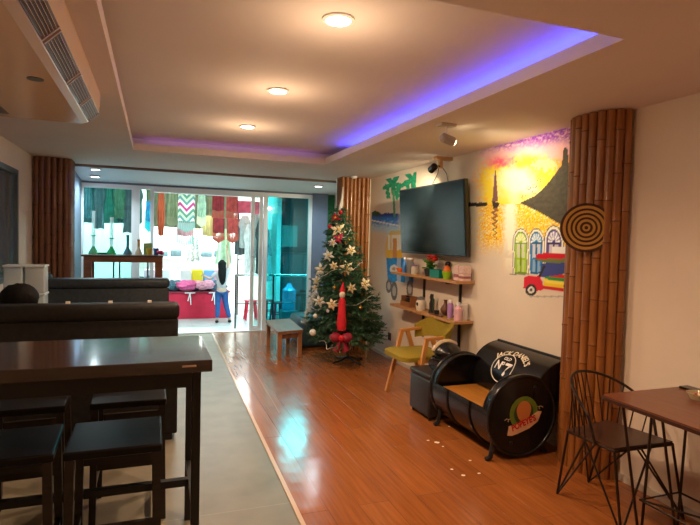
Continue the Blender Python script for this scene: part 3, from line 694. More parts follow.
lp = P(); put_text(lp, "POPEYE'S", .062, -.0, -.052, 0, .003, .85, lambda u, v: on_end(u, v, .0065), .30); obj('banner_lettering', lp, mat('banner_red', (.60, .01, .02), .5), ed)
for s in (-1, 1): obj('scroll', P().tube([on_end(s*(.115+.006*k+.012*math.sin(k)), (-.02 if s < 0 else .05)+.012*math.cos(k*1.1), .004) for k in range(8)], .003, 5), mat('scroll_tan', (.40, .30, .18), .5), ed)
rv = P()
for u, v in ((.09, .20), (-.10, -.19)): rv.ball(on_end(u, v), .016, 10, (1, .4, 1))
obj('bung', rv, m_blackm, ed, True)

# ottoman with helmet
t = thing('ottoman', 'black leather cube ottoman between the barrel sofa and green chair', 'ottoman', (2.41, 4.2, .004))
obj('upholstered_body', P().box(2.23, 2.60, 4.02, 4.39, .035, .36, .02), m_leather, t, True)
obj('cushion_top', P().box(2.225, 2.605, 4.015, 4.395, .362, .41, .02), m_leather, t, True)
for x in (2.26, 2.57):
    for y in (4.05, 4.36): obj('caster', P().tube([(x, y, .04), (x, y, .004)], .013), m_blackm, t, True)
t = thing('helmet', 'black open-face motorcycle helmet with cream stripe on the ottoman', 'helmet', (2.45, 4.2, .41))
hp = []; hc = Vector((2.475, 4.15, .535)); H = P()
nn, mm = 28, 14; vs = []
for i in range(mm+1):
    th = (pi*.70)*i/mm
    for k in range(nn):
        ph = 2*pi*k/nn; d = Vector((math.sin(th)*math.cos(ph), math.sin(th)*math.sin(ph), math.cos(th)))
        r = .128
        if th > 1.35 and d.x < -.45: d = Vector((d.x*.80, d.y, d.z))          # visor opening drawn in at the front
        vs.append(hc+Vector((d.x*r*1.1, d.y*r*.92, d.z*r if d.z > 0 else d.z*r*1.25)))
H.add(vs, [(i*nn+k, (i+1)*nn+k, (i+1)*nn+(k+1) % nn, i*nn+(k+1) % nn) for i in range(mm) for k in range(nn)]+[tuple(mm*nn+k for k in range(nn))])
obj('helmet_shell', H, m_black, t, True)
st = P().tube([hc+Vector((1.11*.13*math.sin(a), .02, .132*math.cos(a))) for a in [(-1.15+.16*k) for k in range(13)]], .02, 8)
obj('stripe', st, mat('cream_stripe', (.62, .48, .32), .4), t, True)
vz = P()
for s in (0, 1):
    pass
vz.tube([hc+Vector((-.142*math.cos(a), .118*math.sin(a), -.015)) for a in [(-1.2+.2*k) for k in range(13)]], .010, 8)
obj('visor_trim', vz, m_black, t, True)
obj('visor', P().prism([(hc.y+.10*math.cos(a), hc.z-.07+.05*math.sin(a)) for a in [2*pi*k/20 for k in range(20)]], hc.x-.135, hc.x-.09, 'X'), mat('visor_dark', (.005, .005, .006), .1, spec=.9), t)

# ------------------------------------------------------------------ green chair
t = thing('armchair', 'wooden armchair with olive green seat and back under the wall shelves', 'chair', (2.45, 4.68, .004))
zs = .455
seatp = P()
def rounded(x0, x1, y0, y1, r, n=5):
    pts = []
    for cx, cy, a in ((x1-r, y1-r, 0), (x0+r, y1-r, 90), (x0+r, y0+r, 180), (x1-r, y0+r, 270)):
        pts += [(cx+r*math.cos(math.radians(a+90*i/n)), cy+r*math.sin(math.radians(a+90*i/n))) for i in range(n+1)]
    return pts
ro = rounded(2.18, 2.68, 4.43, 4.93, .09)
seatp.prism(ro, zs-.03, zs+.012, 'Z'); cxy = (2.43, 4.68)
ri = [(cxy[0]+(a-cxy[0])*.9, cxy[1]+(b_-cxy[1])*.9) for a, b_ in ro]; n = len(ro)
seatp.add([(a, b_, zs+.012) for a, b_ in ro]+[(a, b_, zs+.026) for a, b_ in ri], [(i, (i+1) % n, (i+1) % n+n, i+n) for i in range(n)]+[tuple(range(n, 2*n))])
obj('seat', seatp, m_olive, t, True)
for y, s in ((4.95, 1), (4.41, -1)):
    obj('leg', P().bar((2.405, y, .635), (2.27, y+.03*s, .004), .036), m_tanv, t)
    obj('leg', P().bar((2.47, y, .635), (2.70, y+.03*s, .004), .036), m_tanv, t)
    obj('armrest', P().bar((2.385, y, .64), (2.62, y, .655), .04, .026), m_tanv, t)
    obj('side_rail', P().bar((2.33, y-.01*s, .43), (2.56, y-.01*s, .43), .022, .03), m_tanv, t)
bk_ = P(); N = 20; vs = []
for i in range(N+1):
    a = math.radians(-78+156*i/N); w = math.cos(a)
    x = 2.53+.20*w; y = 4.68+.30*math.sin(a)
    zb, zt = .60-.05*(1-w), .64+.17*max(0, w)**.8
    sl = .05
    for dx, zz in ((-.015, zb), (-.015+sl*w, zt), (.015+sl*w, zt), (.015, zb)): vs.append((x+dx*w, y+dx*math.sin(a), zz))
fs = [(i*4+k, i*4+(k+1) % 4, (i+1)*4+(k+1) % 4, (i+1)*4+k) for i in range(N) for k in range(4)]+[(0, 1, 2, 3), (N*4+3, N*4+2, N*4+1, N*4)]
obj('backrest', P().add(vs, fs), m_olive, t, True)

# ------------------------------------------------------------------ wire chair and table at right
m_wire = mat('dark_bronze_wire', (.035, .020, .013), .38, metal=.5)
m_brtop = mat('reddish_brown_top', (.19, .062, .028), .35, c2=(.13, .04, .02), scale=4, stretch=(8, 1, 1), coat=.15)
t = thing('wire_chair', 'dark wire chair with square wooden seat beside the near bamboo pillar', 'chair', (2.57, 2.36, .004))
c4 = [Vector((2.335, 2.50, .44)), Vector((2.36, 2.18, .44)), Vector((2.775, 2.165, .44)), Vector((2.70, 2.56, .44))]
obj('seat', P().prism([(v.x, v.y) for v in c4], .445, .458, 'Z'), mat('seat_brown', (.06, .026, .016), .35, var=.2), t)
obj('seat_frame', P().tube(c4, .009, 8, closed=True), m_wire, t, True)
fe = [Vector((2.375, 2.61, .006)), Vector((2.37, 2.12, .006)), Vector((2.86, 2.14, .006)), Vector((2.69, 2.68, .006))]
for i in range(4):
    a, b_ = c4[i], c4[(i+1) % 4]; z = c4[i-1]
    obj('leg', P().tube([a+(z-a)*.0, fe[i]], .0075, 8).tube([a+(b_-a)*.62, fe[i]], .006, 8).tube([a+(z-a)*.62, fe[i]], .006, 8), m_wire, t, True)
# hoop back: from near-left corner round the far side to near-right corner
path = [c4[1]+Vector((0, .05, .0))]
hoop = []
ctr = Vector((2.565, 2.37, 0))
for k in range(25):
    u = k/24; a = math.radians(200-225*u)
    rx, ry = .24, .225
    z = .46+.345*math.sin(pi*min(1, max(0, u)))**.55*(1-.25*u)
    hoop.append(Vector((ctr.x+rx*math.cos(a)*1.0, ctr.y+.01+ry*math.sin(a)*1.1, z)))
hoop[0].z = .445; hoop[-1].z = .445
obj('back_hoop', P().tube(hoop, .0085, 8), m_wire, t, True)
def on_edge(p):
    best = None
    for i in (0, 3, 2):
        a, b_ = c4[i], c4[(i+1) % 4]; ab = b_-a; q = Vector((p.x, p.y, .44)); s = clamp((q-a).dot(ab)/ab.dot(ab)); r_ = a+ab*s
        if best is None or (r_-q).length < (best-q).length: best = r_
    return best
for k in range(2, 23, 1):
    if k % 2 == 0 or k < 12: obj('spindle', P().tube([on_edge(hoop[k]), hoop[k]], .0045, 6), m_wire, t, True)

t = thing('cafe_table', 'reddish brown square table on thin wire legs at the right wall', 'table', (2.6, 1.85, .004))
obj('tabletop', P().prism(rounded(2.285, XR-.01, 1.45, 2.22, .035), .722, .75, 'Z'), m_brtop, t)
obj('table_edge', P().prism(rounded(2.279, XR-.004, 1.444, 2.226, .038), .727, .742, 'Z'), mat('edge_dark', (.05, .02, .013), .4), t)
tc4 = [(2.36, 2.14), (2.85, 2.14), (2.85, 1.53), (2.36, 1.53)]
for x, y in tc4:
    sx = 1 if x < 2.6 else -1; sy = -1 if y > 1.8 else 1
    obj('leg', P().tube([(x, y, .72), (x+.10*sx, y+.05*sy, .006), (x+.12*sx, y+.05*sy, .006), (x+.22*sx, y+.0*sy, .72)], .0075, 8), m_wire, t, True)
obj('leg_brace', P().tube([(2.46, 2.09, .20), (2.75, 2.09, .20), (2.75, 1.58, .20), (2.46, 1.58, .20)], .006, 8, closed=True).tube([(2.46, 2.09, .20), (2.75, 1.58, .20)], .006), m_wire, t, True)
# glass ashtray
t = thing('glass_dish', 'shallow glass dish with small wrapped sweets on the right table', 'dish', (2.72, 1.98, .75))
m_gl = mat('dish_glass', (.62, .55, .36), .12, spec=.8, alpha=.55)
obj('dish_bowl', P().lathe([(.001, .752), (.05, .752), (.068, .785), (.064, .785), (.047, .758), (.001, .757)], (2.74, 1.99, 0), 28), m_gl, t, True)
cd = P()
for k in range(12): a = R.uniform(0, 6.28); cd.ball((2.74+.032*math.cos(a)*R.random()**.5, 1.99+.032*math.sin(a), .767+.008*R.random()), .012, 7, (1, .7, .6), .3, 3, k)
single('sweets', cd, mat('sweet_wrap', (.55, .10, .05), .4, c2=(.65, .50, .22), scale=30), 'small red and gold wrapped sweets heaped in the glass dish', 'sweets', kind='stuff')
single('phone', bx(2.845, 2.915, 1.98, 2.20, .75, .762), m_black, 'dark flat phone lying at the wall edge of the right table', 'phone')

# ------------------------------------------------------------------ bar table and stools
t = thing('bar_table', 'long dark walnut bar table on black square legs in the left foreground', 'table', (-.45, 2.78, 0))
obj('tabletop', P().box(-1.20, .25, 2.44, 3.07, .945, 1.0, .004), m_dktop, t)
obj('edge_tag', P().box(.12, .18, 2.4375, 2.44, .972, .98), mat('pale_scuff', (.65, .45, .32), .4), t)
ap = P().box(-1.12, .16, 2.50, 2.53, .865, .945).box(-1.12, .16, 2.97, 3.0, .865, .945)
obj('apron', ap, m_blackm, t)
for x in (-1.12, .17):
    for y in (2.51, 2.99): obj('leg', P().box(x-.002, x+.036, y-.019, y+.019, 0, .945, .003), m_blackm, t)
    obj('side_rail', P().box(x, x+.034, 2.53, 2.97, .30, .335), m_blackm, t)
obj('stretcher', P().box(-1.09, .17, 2.735, 2.77, .30, .335), m_blackm, t)
ZS = .665
t = thing('bar_stool', 'dark wooden bar stool tucked under the near side of the bar table, right one', 'stool', (0, 0, 0), 'dark bar stools')
obj('seat', P().box(-.19, .19, -.19, .19, ZS-.035, ZS, .008), mat('stool_seat_black', (.006, .004, .004), .36, spec=.25, var=.3, scale=6, stretch=(1, 8, 8)), t)
for x in (-1, 1):
    for y in (-1, 1): obj('leg', P().bar((x*.165, y*.165, ZS-.03), (x*.175, y*.175, 0), .034), m_blackw, t)
    obj('stretcher', P().bar((x*.170, -.165, .22), (x*.170, .165, .22), .022, .032), m_blackw, t)
for y in (-1, 1): obj('stretcher', P().bar((-.165, y*.17, .32 if y < 0 else .48), (.165, y*.17, .32 if y < 0 else .48), .022, .032), m_blackw, t)
t.location = (-.150, 2.56, 0)
dup(t, (-.57, 2.56, 0), .04, 'dark wooden bar stool at the near side of the bar table, left frame edge')
dup(t, (-.12, 3.22, 0), .0, 'dark wooden bar stool on the far side of the bar table, right one')
dup(t, (-.62, 3.22, 0), .04, 'dark wooden bar stool on the far side of the bar table, left one')

# ------------------------------------------------------------------ booth sofas
def booth(x0, x1, yb, yf, ztop, lab, m, roll):
    """backrest plane at yb, seat reaches to yf"""
    t = thing('booth_sofa', lab, 'sofa', ((x0+x1)/2, (yb+yf)/2, 0), 'booth sofas'); s = 1 if yf > yb else -1
    a, b_ = sorted((yb, yb+.14*s)); obj('backrest', P().box(x0, x1, a, b_, .05, ztop-.115, .015), m, t, True)
    a, b_ = sorted((yb-.02*s, yb+.17*s)); obj('top_roll', P().box(x0-.005, x1+.008, a, b_, ztop-.12, ztop, roll), m, t, True)
    a, b_ = sorted((yb+.14*s, yf)); obj('seat_base', P().box(x0, x1, a, b_, .05, .34, .015), m, t, True)
    a, b_ = sorted((yb+.14*s, yf+.02*s)); obj('seat_cushion', P().box(x0, x1, a, b_, .342, .46, .03), m, t, True)
    for x in (x0+.05, x1-.06):
        for y in (min(yb, yf)+.05, max(yb, yf)-.05): obj('foot', P().box(x-.025, x+.025, y-.025, y+.025, 0, .05), m_blackm, t)
    return t
t = booth(-1.27, .175, 4.2, 4.95, 1.045, 'dark leather booth sofa seen from behind, just beyond the bar table', m_brleather, .035)
for x in (-.58, -.30, -.03): obj('stud', P().box(x-.014, x+.014, 4.27, 4.285, 1.044, 1.062), mat('stud_white', (.8, .75, .65), .4), t)
m_grey = mat('grey_blue_leather', (.030, .042, .054), .5, spec=.35, var=.25, scale=25, bump=.12)
booth(-1.24, .17, 6.9, 6.15, 1.04, 'grey black booth sofa facing the camera below the display stand', m_grey, .045)
# table between the booths and boxes by the wall
t = thing('booth_table', 'dark table between the two booth sofas', 'table', (-.6, 5.55, 0))
obj('tabletop', P().box(-1.27, -.05, 5.25, 5.85, .72, .75, .004), m_dktop, t)
for x in (-1.2, -.12):
    for y in (5.32, 5.78): obj('leg', P().box(x-.02, x+.02, y-.02, y+.02, 0, .72), m_blackm, t)
m_clr = mat('frosted_plastic', (.55, .68, .74), .25, alpha=.75); m_clr2 = mat('pinkish_plastic', (.50, .58, .62), .35, alpha=.85); m_lid = mat('milky_lid', (.60, .68, .70), .4)
for (x0, x1, mm_, lab) in ((-1.25, -1.10, m_clr, 'left'), (-1.085, -.93, m_clr2, 'right')):
    z = .75
    for k in range(2):
        h = .235
        tt = thing('storage_box', '%s frosted plastic box in the %s stack on the booth table by the wall' % (('lower', 'upper')[k], lab), 'box', ((x0+x1)/2, 5.55, z), 'frosted plastic boxes')
        obj('box_body', P().box(x0, x1, 5.45, 5.65, z, z+h, .012), mm_ if k else m_clr, tt, True)
        obj('lid', P().box(x0-.006, x1+.006, 5.444, 5.656, z+h, z+h+.018, .004), m_lid, tt); z += h+.018
t = thing('round_pot', 'small dark round pot beside the bamboo at the left end of the grey sofa', 'pot', (-1.13, 6.95, 1.0))
m_dk = mat('dark_teal_pot', (.03, .06, .07), .4)
t.location = (-1.17, 6.98, 0); ORG[t.name] = Vector((-1.17, 6.98, 0))
obj('pot_stand', P().tube([(-1.17, 6.98, 0), (-1.17, 6.98, .95)], .02).lathe([(.09, 0), (.09, .02)], (-1.17, 6.98, 0), 20).lathe([(.07, .95), (.07, .965)], (-1.17, 6.98, 0), 20), m_blackm, t, True)
obj('pot_body', P().ball((-1.17, 6.98, 1.03), .07, 16), m_dk, t, True)

# seated person
t = thing('person', 'dark-haired person sitting in the booth, head seen above the sofa back', 'person', (-.93, 4.62, 0))
px_, py_ = -.95, 4.60
nodes = [((px_, py_, .57), .15, .12), ((px_, py_-.02, .70), .14, .11), ((px_, py_-.03, .86), .17, .11), ((px_, py_-.02, .93), .08, .07), ((px_, py_, 1.0), .05, .05),
         ((px_-.19, py_, .88), .055, .055), ((px_-.23, py_+.10, .66), .042, .042), ((px_-.15, py_+.34, .66), .034, .034), ((px_+.19, py_, .88), .055, .055), ((px_+.23, py_+.10, .66), .042, .042), ((px_+.15, py_+.34, .66), .034, .034),
         ((px_-.09, py_+.05, .53), .08, .08), ((px_-.10, py_+.42, .52), .06, .06), ((px_-.10, py_+.44, .10), .04, .04), ((px_-.10, py_+.56, .05), .035, .03),
         ((px_+.09, py_+.05, .53), .08, .08), ((px_+.10, py_+.42, .52), .06, .06), ((px_+.10, py_+.44, .10), .04, .04), ((px_+.10, py_+.56, .05), .035, .03)]
ed_ = [(0, 1), (1, 2), (2, 3), (3, 4), (2, 5), (5, 6), (6, 7), (2, 8), (8, 9), (9, 10), (0, 11), (11, 12), (12, 13), (13, 14), (0, 15), (15, 16), (16, 17), (17, 18)]
bpn = skin(nodes, ed_); bpn.ball((px_, py_+.02, 1.045), .092, 18, (.85, 1, 1.12))
for s_ in (-1, 1):
    bpn.ball((px_+.080*s_, py_+.015, 1.035), .022, 8, (.4, .8, 1.2))
    hb = Vector((px_+.15*s_, py_+.36, .665)); bpn.ball(hb+Vector((0, .04, 0)), .036, 10, (.9, 1.2, .5))
    for k in range(4): q = hb+Vector(((k-1.5)*.018, .07, 0)); bpn.tube([q, q+Vector((0, .035, .002)), q+Vector((0, .062-.006*abs(k-1.5), -.016))], [.009, .008, .006], 6)
    bpn.tube([hb+Vector((-.03*s_, .02, 0)), hb+Vector((-.052*s_, .05, -.003)), hb+Vector((-.055*s_, .075, -.008))], [.010, .009, .007], 6)
bpn.ball((px_, py_+.113, 1.03), .016, 8, (.8, 1, 1.2))
body_o = obj('body', bpn, m_skin, t, True)
sh = skin([((px_, py_, .50), .165, .135), ((px_, py_-.02, .70), .155, .125), ((px_, py_-.03, .86), .185, .125), ((px_, py_-.02, .93), .09, .08), ((px_-.19, py_, .88), .067, .067), ((px_-.225, py_+.07, .73), .06, .06), ((px_+.19, py_, .88), .067, .067), ((px_+.225, py_+.07, .73), .06, .06)], [(0, 1), (1, 2), (2, 3), (2, 4), (4, 5), (2, 6), (6, 7)])
obj('shirt', sh, mat('dark_shirt', (.03, .03, .04), .8), t, True)
tr_ = skin([((px_, py_, .52), .16, .13), ((px_-.09, py_+.05, .53), .09, .09), ((px_-.10, py_+.42, .52), .072, .072), ((px_-.10, py_+.44, .13), .055, .055), ((px_+.09, py_+.05, .53), .09, .09), ((px_+.10, py_+.42, .52), .072, .072), ((px_+.10, py_+.44, .13), .055, .055)], [(0, 1), (1, 2), (2, 3), (0, 4), (4, 5), (5, 6)])
obj('trousers', tr_, m_jean, t, True)
hr = P().ball((px_, py_-.005, 1.055), .120, 22, (1.1, 1.0, .93), .12, 5, 3)
hr.map(lambda v: Vector((v.x, min(v.y, py_+.055+.02*math.sin(v.z*60)), v.z)))
obj('hair', hr, m_hair, t, True)

# ------------------------------------------------------------------ air conditioner
t = thing('air_conditioner', 'long cream air conditioner with louvred outlet hanging from the ceiling', 'air conditioner', (-.7, 2.4, ZC))
m_ac = mat('ac_cream', (.80, .62, .44), .2)
AX0, AX1, AY0, AY1, AZ = -1.15, -.445, 1.0, 3.84, 2.255
prof = [(AX0, ZC), (AX0+.03, AZ+.08), (AX0+.14, AZ), (AX1, AZ), (AX1+.035, AZ+.012), (AX1+.10, AZ+.075), (AX1+.108, ZC)]
obj('casing', P().prism(prof, AY0, AY1, 'Y'), m_ac, t)
nrm = Vector((.063, 0, -.065)).normalized()
lv = P(); fr_ = P(); A = Vector((AX1+.04, 0, AZ+.016)); B = Vector((AX1+.098, 0, AZ+.073))
for a, b_ in ((3.38, 3.80), (2.92, 3.34), (2.33, 2.88), (1.7, 2.29), (1.05, 1.66)):
    lv.add([A+Vector((0, a, 0))+nrm*.004, A+Vector((0, b_, 0))+nrm*.004, B+Vector((0, b_, 0))+nrm*.004, B+Vector((0, a, 0))+nrm*.004,
            A+Vector((0, a, 0)), A+Vector((0, b_, 0)), B+Vector((0, b_, 0)), B+Vector((0, a, 0))], [(0, 1, 2, 3), (7, 6, 5, 4), (0, 4, 5, 1), (1, 5, 6, 2), (2, 6, 7, 3), (3, 7, 4, 0)])
    q = A.lerp(B, .5)
    for k in range(1, 6):
        c_ = A.lerp(B, k/6)+nrm*.008; fr_.bar(c_+Vector((0, a+.01, 0)), c_+Vector((0, b_-.01, 0)), .004, .004)
    for yy in (a, b_): fr_.bar(A+Vector((0, yy, 0))+nrm*.006, B+Vector((0, yy, 0))+nrm*.006, .012, .008)
obj('air_outlet', lv, mat('outlet_dark', (.12, .075, .055), .4), t)
obj('louver', fr_, mat('louver_tan', (.42, .31, .24), .35), t)
obj('intake_grille', P().box(AX0+.17, AX0+.33, AY0+.2, AY1-.12, AZ-.004, AZ+.001), mat('grille_dark', (.16, .13, .09), .5, bump=.5, scale=120), t)
obj('round_emblem', P().lathe([(.035, AZ-.004), (.035, AZ+.001)], (-.52, 2.83, 0), 24), mat('emblem_blue', (.12, .16, .18), .35), t)

# ------------------------------------------------------------------ Christmas tree
TX, TY = 2.34, 6.36
t = thing('christmas_tree', 'decorated green artificial Christmas tree in front of the bamboo pillar', 'Christmas tree', (TX, TY, .004))
obj('trunk', P().tube([(TX, TY, .03), (TX-.165, TY, 1.9)], [.02, .008], 8), mat('trunk_brown', (.05, .035, .02), .7), t, True)
for k in range(4):
    a = k*pi/2+.35; obj('stand_foot', P().tube([(TX, TY, .07), (TX+.13*math.cos(a), TY+.13*math.sin(a), .025), (TX+.24*math.cos(a), TY+.24*math.sin(a), .014)], .012, 6), m_blackm, t, True)
fo = P(); rr = random.Random(11)
def sprig(o, d, L, needle, nn):
    for k in range(nn):
        s = (k+.3)/nn; c_ = o+d*L*s; a = rr.uniform(0, 2*pi); pr = d.orthogonal().normalized(); pr = Matrix.Rotation(a, 3, d) @ pr
        tip = c_+(pr*.8+d*.7).normalized()*needle*rr.uniform(.7, 1.15)*(1-.3*s); w = pr.cross(d).normalized()*.0075
        fo.add([c_-w, c_+w, tip], [(0, 1, 2)])
bnum = 0
zb, zt_ = .36, 1.93
lv_n = 26
for i in range(lv_n):
    u = i/(lv_n-1); z = zb+(zt_-zb)*u; rad = .475*(1-u)**.82+.035; nb = int(15*(1-u)+5)
    for k in range(nb):
        a = 2*pi*(k+rr.random()*.7)/nb+i*.7; L = rad*rr.uniform(.82, 1.1); dr = Vector((math.cos(a), math.sin(a), rr.uniform(-.22, .10))).normalized()
        o = Vector((TX, TY, z)); sprig(o+dr*L*.25, dr, L*.75, .06, int(18+60*L))
        for j in range(int(2+9*L)):
            s = rr.uniform(.35, .98); sd = (dr+Vector((rr.uniform(-.8, .8), rr.uniform(-.8, .8), rr.uniform(-.5, .3)))).normalized(); sprig(o+dr*L*s, sd, .12*(1.1-s*.3), .05, 14)
fo.map(lambda v: Vector((min(v.x-.17*v.z/1.95, XR-.012), v.y, v.z)))
me = bpy.data.meshes.new('foliage'); me.from_pydata([v-ORG[t.name] for v in fo.v], [], fo.f); me.materials.append(m_leaf)
o = bpy.data.objects.new('foliage', me); COL.objects.link(o); o.parent = t
LEAN = lambda z: -.17*z/1.95
vw = Vector((-TX, -TY, 0)).normalized(); sd_ = Vector((-vw.y, vw.x, 0))   # toward the room, and sideways
def tree_pt(side, z, out=1.0):
    """point on the room-facing face of the tree cone; side in metres to the left as one faces it"""
    u = clamp((z-zb)/(zt_-zb)); rad = (.475*(1-u)**.82+.035)*out; s = clamp(side, -rad*.98, rad*.98)
    return Vector((TX+LEAN(z), TY, z))-sd_*s + vw*math.sqrt(max(0, rad*rad-s*s)), s
m_cream = mat('cream_petal', (.80, .70, .48), .55); m_wp = mat('silvery_petal', (.66, .68, .64), .45); m_pe = mat('magenta_petal', (.60, .02, .12), .5)
cnt = 0
def poinsettia(side, z, r, m, lab, grp='poinsettias on the tree'):
    c_, _ = tree_pt(side, z); t = thing('poinsettia', lab, 'artificial flower', c_, grp); nrm_ = (vw+Vector((0, 0, .15))).normalized(); u = nrm_.orthogonal().normalized(); w = nrm_.cross(u)
    p = P()
    for ring, (n, rr_, lift) in enumerate(((6, r, .0), (5, r*.66, .014))):
        for k in range(n):
            a = 2*pi*k/n+ring*.5; d = u*math.cos(a)+w*math.sin(a); e = nrm_.cross(d); b0 = c_+nrm_*lift
            p.add([b0, b0+d*rr_*.5+e*rr_*.24+nrm_*.006, b0+d*rr_*.5+nrm_*.018, b0+d*rr_*.5-e*rr_*.24+nrm_*.006, b0+d*rr_-nrm_*.01, b0-nrm_*.006, b0+d*rr_*.5-nrm_*.006], [(0, 1, 2), (0, 2, 3), (1, 4, 2), (2, 4, 3), (5, 6, 1), (5, 3, 6), (6, 4, 1), (6, 3, 4)])
    obj('petal', p, m, t, True); obj('flower_center', P().ball(c_+nrm_*.022, .014, 8), mat('flower_gold', (.6, .4, .05), .4), t, True)
# side: + is left in view
poinsettia(.02, 1.68, .105, m_cream, 'large cream poinsettia near the top of the tree')
poinsettia(-.06, 1.22, .095, m_cream, 'cream poinsettia in the middle of the tree, left of the gold star pair')
poinsettia(-.12, 1.43, .075, m_cream, 'small cream poinsettia on the upper right of the tree')
poinsettia(-.27, 1.02, .085, m_cream, 'cream poinsettia on the right side of the tree')
poinsettia(.14, .78, .08, m_cream, 'cream poinsettia left of the red stocking')
poinsettia(.26, 1.18, .095, m_wp, 'silver white poinsettia on the left side of the tree')
poinsettia(.16, 1.36, .08, m_wp, 'silver white poinsettia on the upper left of the tree')
poinsettia(.10, 1.52, .06, m_wp, 'small silver white poinsettia below the top flower')
poinsettia(.42, .95, .07, m_wp, 'silver white poinsettia low on the far left of the tree')
poinsettia(.02, 1.58, .075, m_pe, 'magenta poinsettia under the large cream flower')
poinsettia(.05, 1.83, .07, mat('dark_red_petal', (.5, .01, .03), .5), 'dark red poinsettia at the top of the tree')
poinsettia(.30, .80, .085, m_wp, 'silver white poinsettia above the white tinsel at lower left')
poinsettia(.33, 1.04, .075, m_wp, 'silver white poinsettia at mid height on the left edge of the tree')
poinsettia(-.10, .98, .07, m_cream, 'cream poinsettia just right of the red Santa hat')
poinsettia(.10, 1.24, .06, m_cream, 'small cream poinsettia left of the middle cream one')
# topper: white tapering tinsel
c_ = Vector((TX-.18, TY-.03, 1.86)); tp = P()
single('tree_topper', P().tube([c_, c_+Vector((.02, 0, .1)), c_+Vector((.04, 0, .22)), c_+Vector((.045, 0, .36))], [.02, .026, .014, .004], 8), m_wp, 'white pointed topper on the Christmas tree', 'tree topper', smooth=True)
def ball_orn(side, z, r, m, lab, out=1.02):
    c_, _ = tree_pt(side, z, out); t = thing('bauble', lab, 'bauble', c_, 'baubles on the tree'); obj('bauble_ball', P().ball(c_, r, 14), m, t, True); obj('bauble_cap', P().tube([c_+Vector((0, 0, r)), c_+Vector((0, 0, r+.014))], .008, 8), m_chrome, t)
m_bw = mat('pearl_bauble', (.75, .76, .72), .2); m_brd = mat('red_bauble', (.5, .01, .02), .2); m_bg = mat('gold_bauble', (.6, .35, .06), .25, metal=.8)
for s, z, r, m, lb in ((.40, .42, .042, m_bw, 'pearl white bauble low on the left of the tree'), (.2, .70, .022, m_bw, 'small pearl bauble below the middle left of the tree'), (.12, 1.72, .034, m_brd, 'red bauble left of the top cream flower'), (-.02, 1.90, .03, m_brd, 'red bauble right beneath the tree topper'), (.10, .98, .024, m_bg, 'gold bauble in the middle of the tree'), (-.2, .75, .024, m_bg, 'gold bauble right of the red stocking'), (-.1, 1.56, .02, m_bg, 'gold bauble on the upper right of the tree'), (.36, .62, .028, m_bw, 'pearl bauble above the low left one')):
    ball_orn(s, z, r, m, lb)
# red stocking / gnome ornament
c_, _ = tree_pt(.02, .80, 1.08); t = thing('santa_ornament', 'long red hanging Santa ornament on the front of the tree', 'ornament', c_-Vector((0, 0, .3)))
m_rf = mat('red_felt', (.62, .015, .03), .85, var=.1, scale=30)
obj('red_robe', P().tube([c_+Vector((0, 0, .08)), c_+Vector((0, 0, .02)), c_-Vector((0, 0, .12)), c_-Vector((0, 0, .25)), c_-Vector((0, 0, .32))], [.025, .042, .05, .062, .05], 14), m_rf, t, True)
obj('red_hat', P().tube([c_+Vector((0, 0, .13)), c_+Vector((0, 0, .17)), c_+Vector((.01, 0, .25))], [.034, .028, .006], 12), m_rf, t, True)
obj('white_beard', P().ball(c_+Vector((0, 0, .105))+vw*.012, .038, 10, (1, 1, 1.2)), mat('beard_white', (.72, .66, .56), .9), t, True)
c2_, _ = tree_pt(.05, .40, .98)
t = thing('red_bow', 'big red bow low on the front of the tree', 'bow', c2_-Vector((0, 0, .18)))
bw = P()
for s in (-1, 1): bw.ball(c2_+sd_*.07*s, .075, 12, (1, .8, .75), .25, 4, s+3).tube([c2_, c2_+sd_*.06*s-Vector((0, 0, .16))], [.02, .045], 8)
obj('ribbon', bw, mat('red_ribbon', (.28, .006, .03), .5), t, True); obj('bow_knot', P().ball(c2_+vw*.05, .035, 10), m_rf, t, True)
# silvery garland
gp = []
for k in range(90):
    u = k/89; a = u*6.4*pi; z = .50+1.3*u; uu = (z-zb)/(zt_-zb); rad = .475*(1-uu)**.82+.04; gp.append(Vector((min(XR-.02, TX+LEAN(z)+rad*math.cos(a)), TY+rad*math.sin(a), z+.03*math.sin(a*5))))
single('garland', P().tube(gp, .0032, 5), mat('silver_cord', (.62, .66, .60), .4), 'thin silvery cord garland wound round the tree', 'garland', smooth=True)
# white tinsel on the left side and cord on the floor
tn = P(); rr = random.Random(4)
for k in range(420):
    u = k/419; c_ = Vector((TX, TY, 0))+sd_*-.0; z = .92-.42*u; s = .30+.17*u
    b0, _ = tree_pt(s+.05, z, 1.12); d = Vector((rr.uniform(-1, 1), rr.uniform(-1, 1), rr.uniform(-1, 1))).normalized(); w = d.orthogonal().normalized()*.003; tn.add([b0-w, b0+w, b0+d*.055], [(0, 1, 2)])
single('tinsel', tn, m_wp, 'fluffy white tinsel hanging down the left side of the tree', 'tinsel')
lc = [Vector((TX-.42+.45*u+.03*math.sin(u*19), TY-.10-.14*math.sin(u*3)+.0, .30-.10*math.sin(u*pi)+.025*math.sin(u*23))) for u in [k/40 for k in range(41)]]
single('fairy_light_cord', P().tube(lc, .005, 6), mat('white_cord', (.72, .74, .70), .4), 'white fairy light cord looping beneath the lowest branches', 'cord', smooth=True)

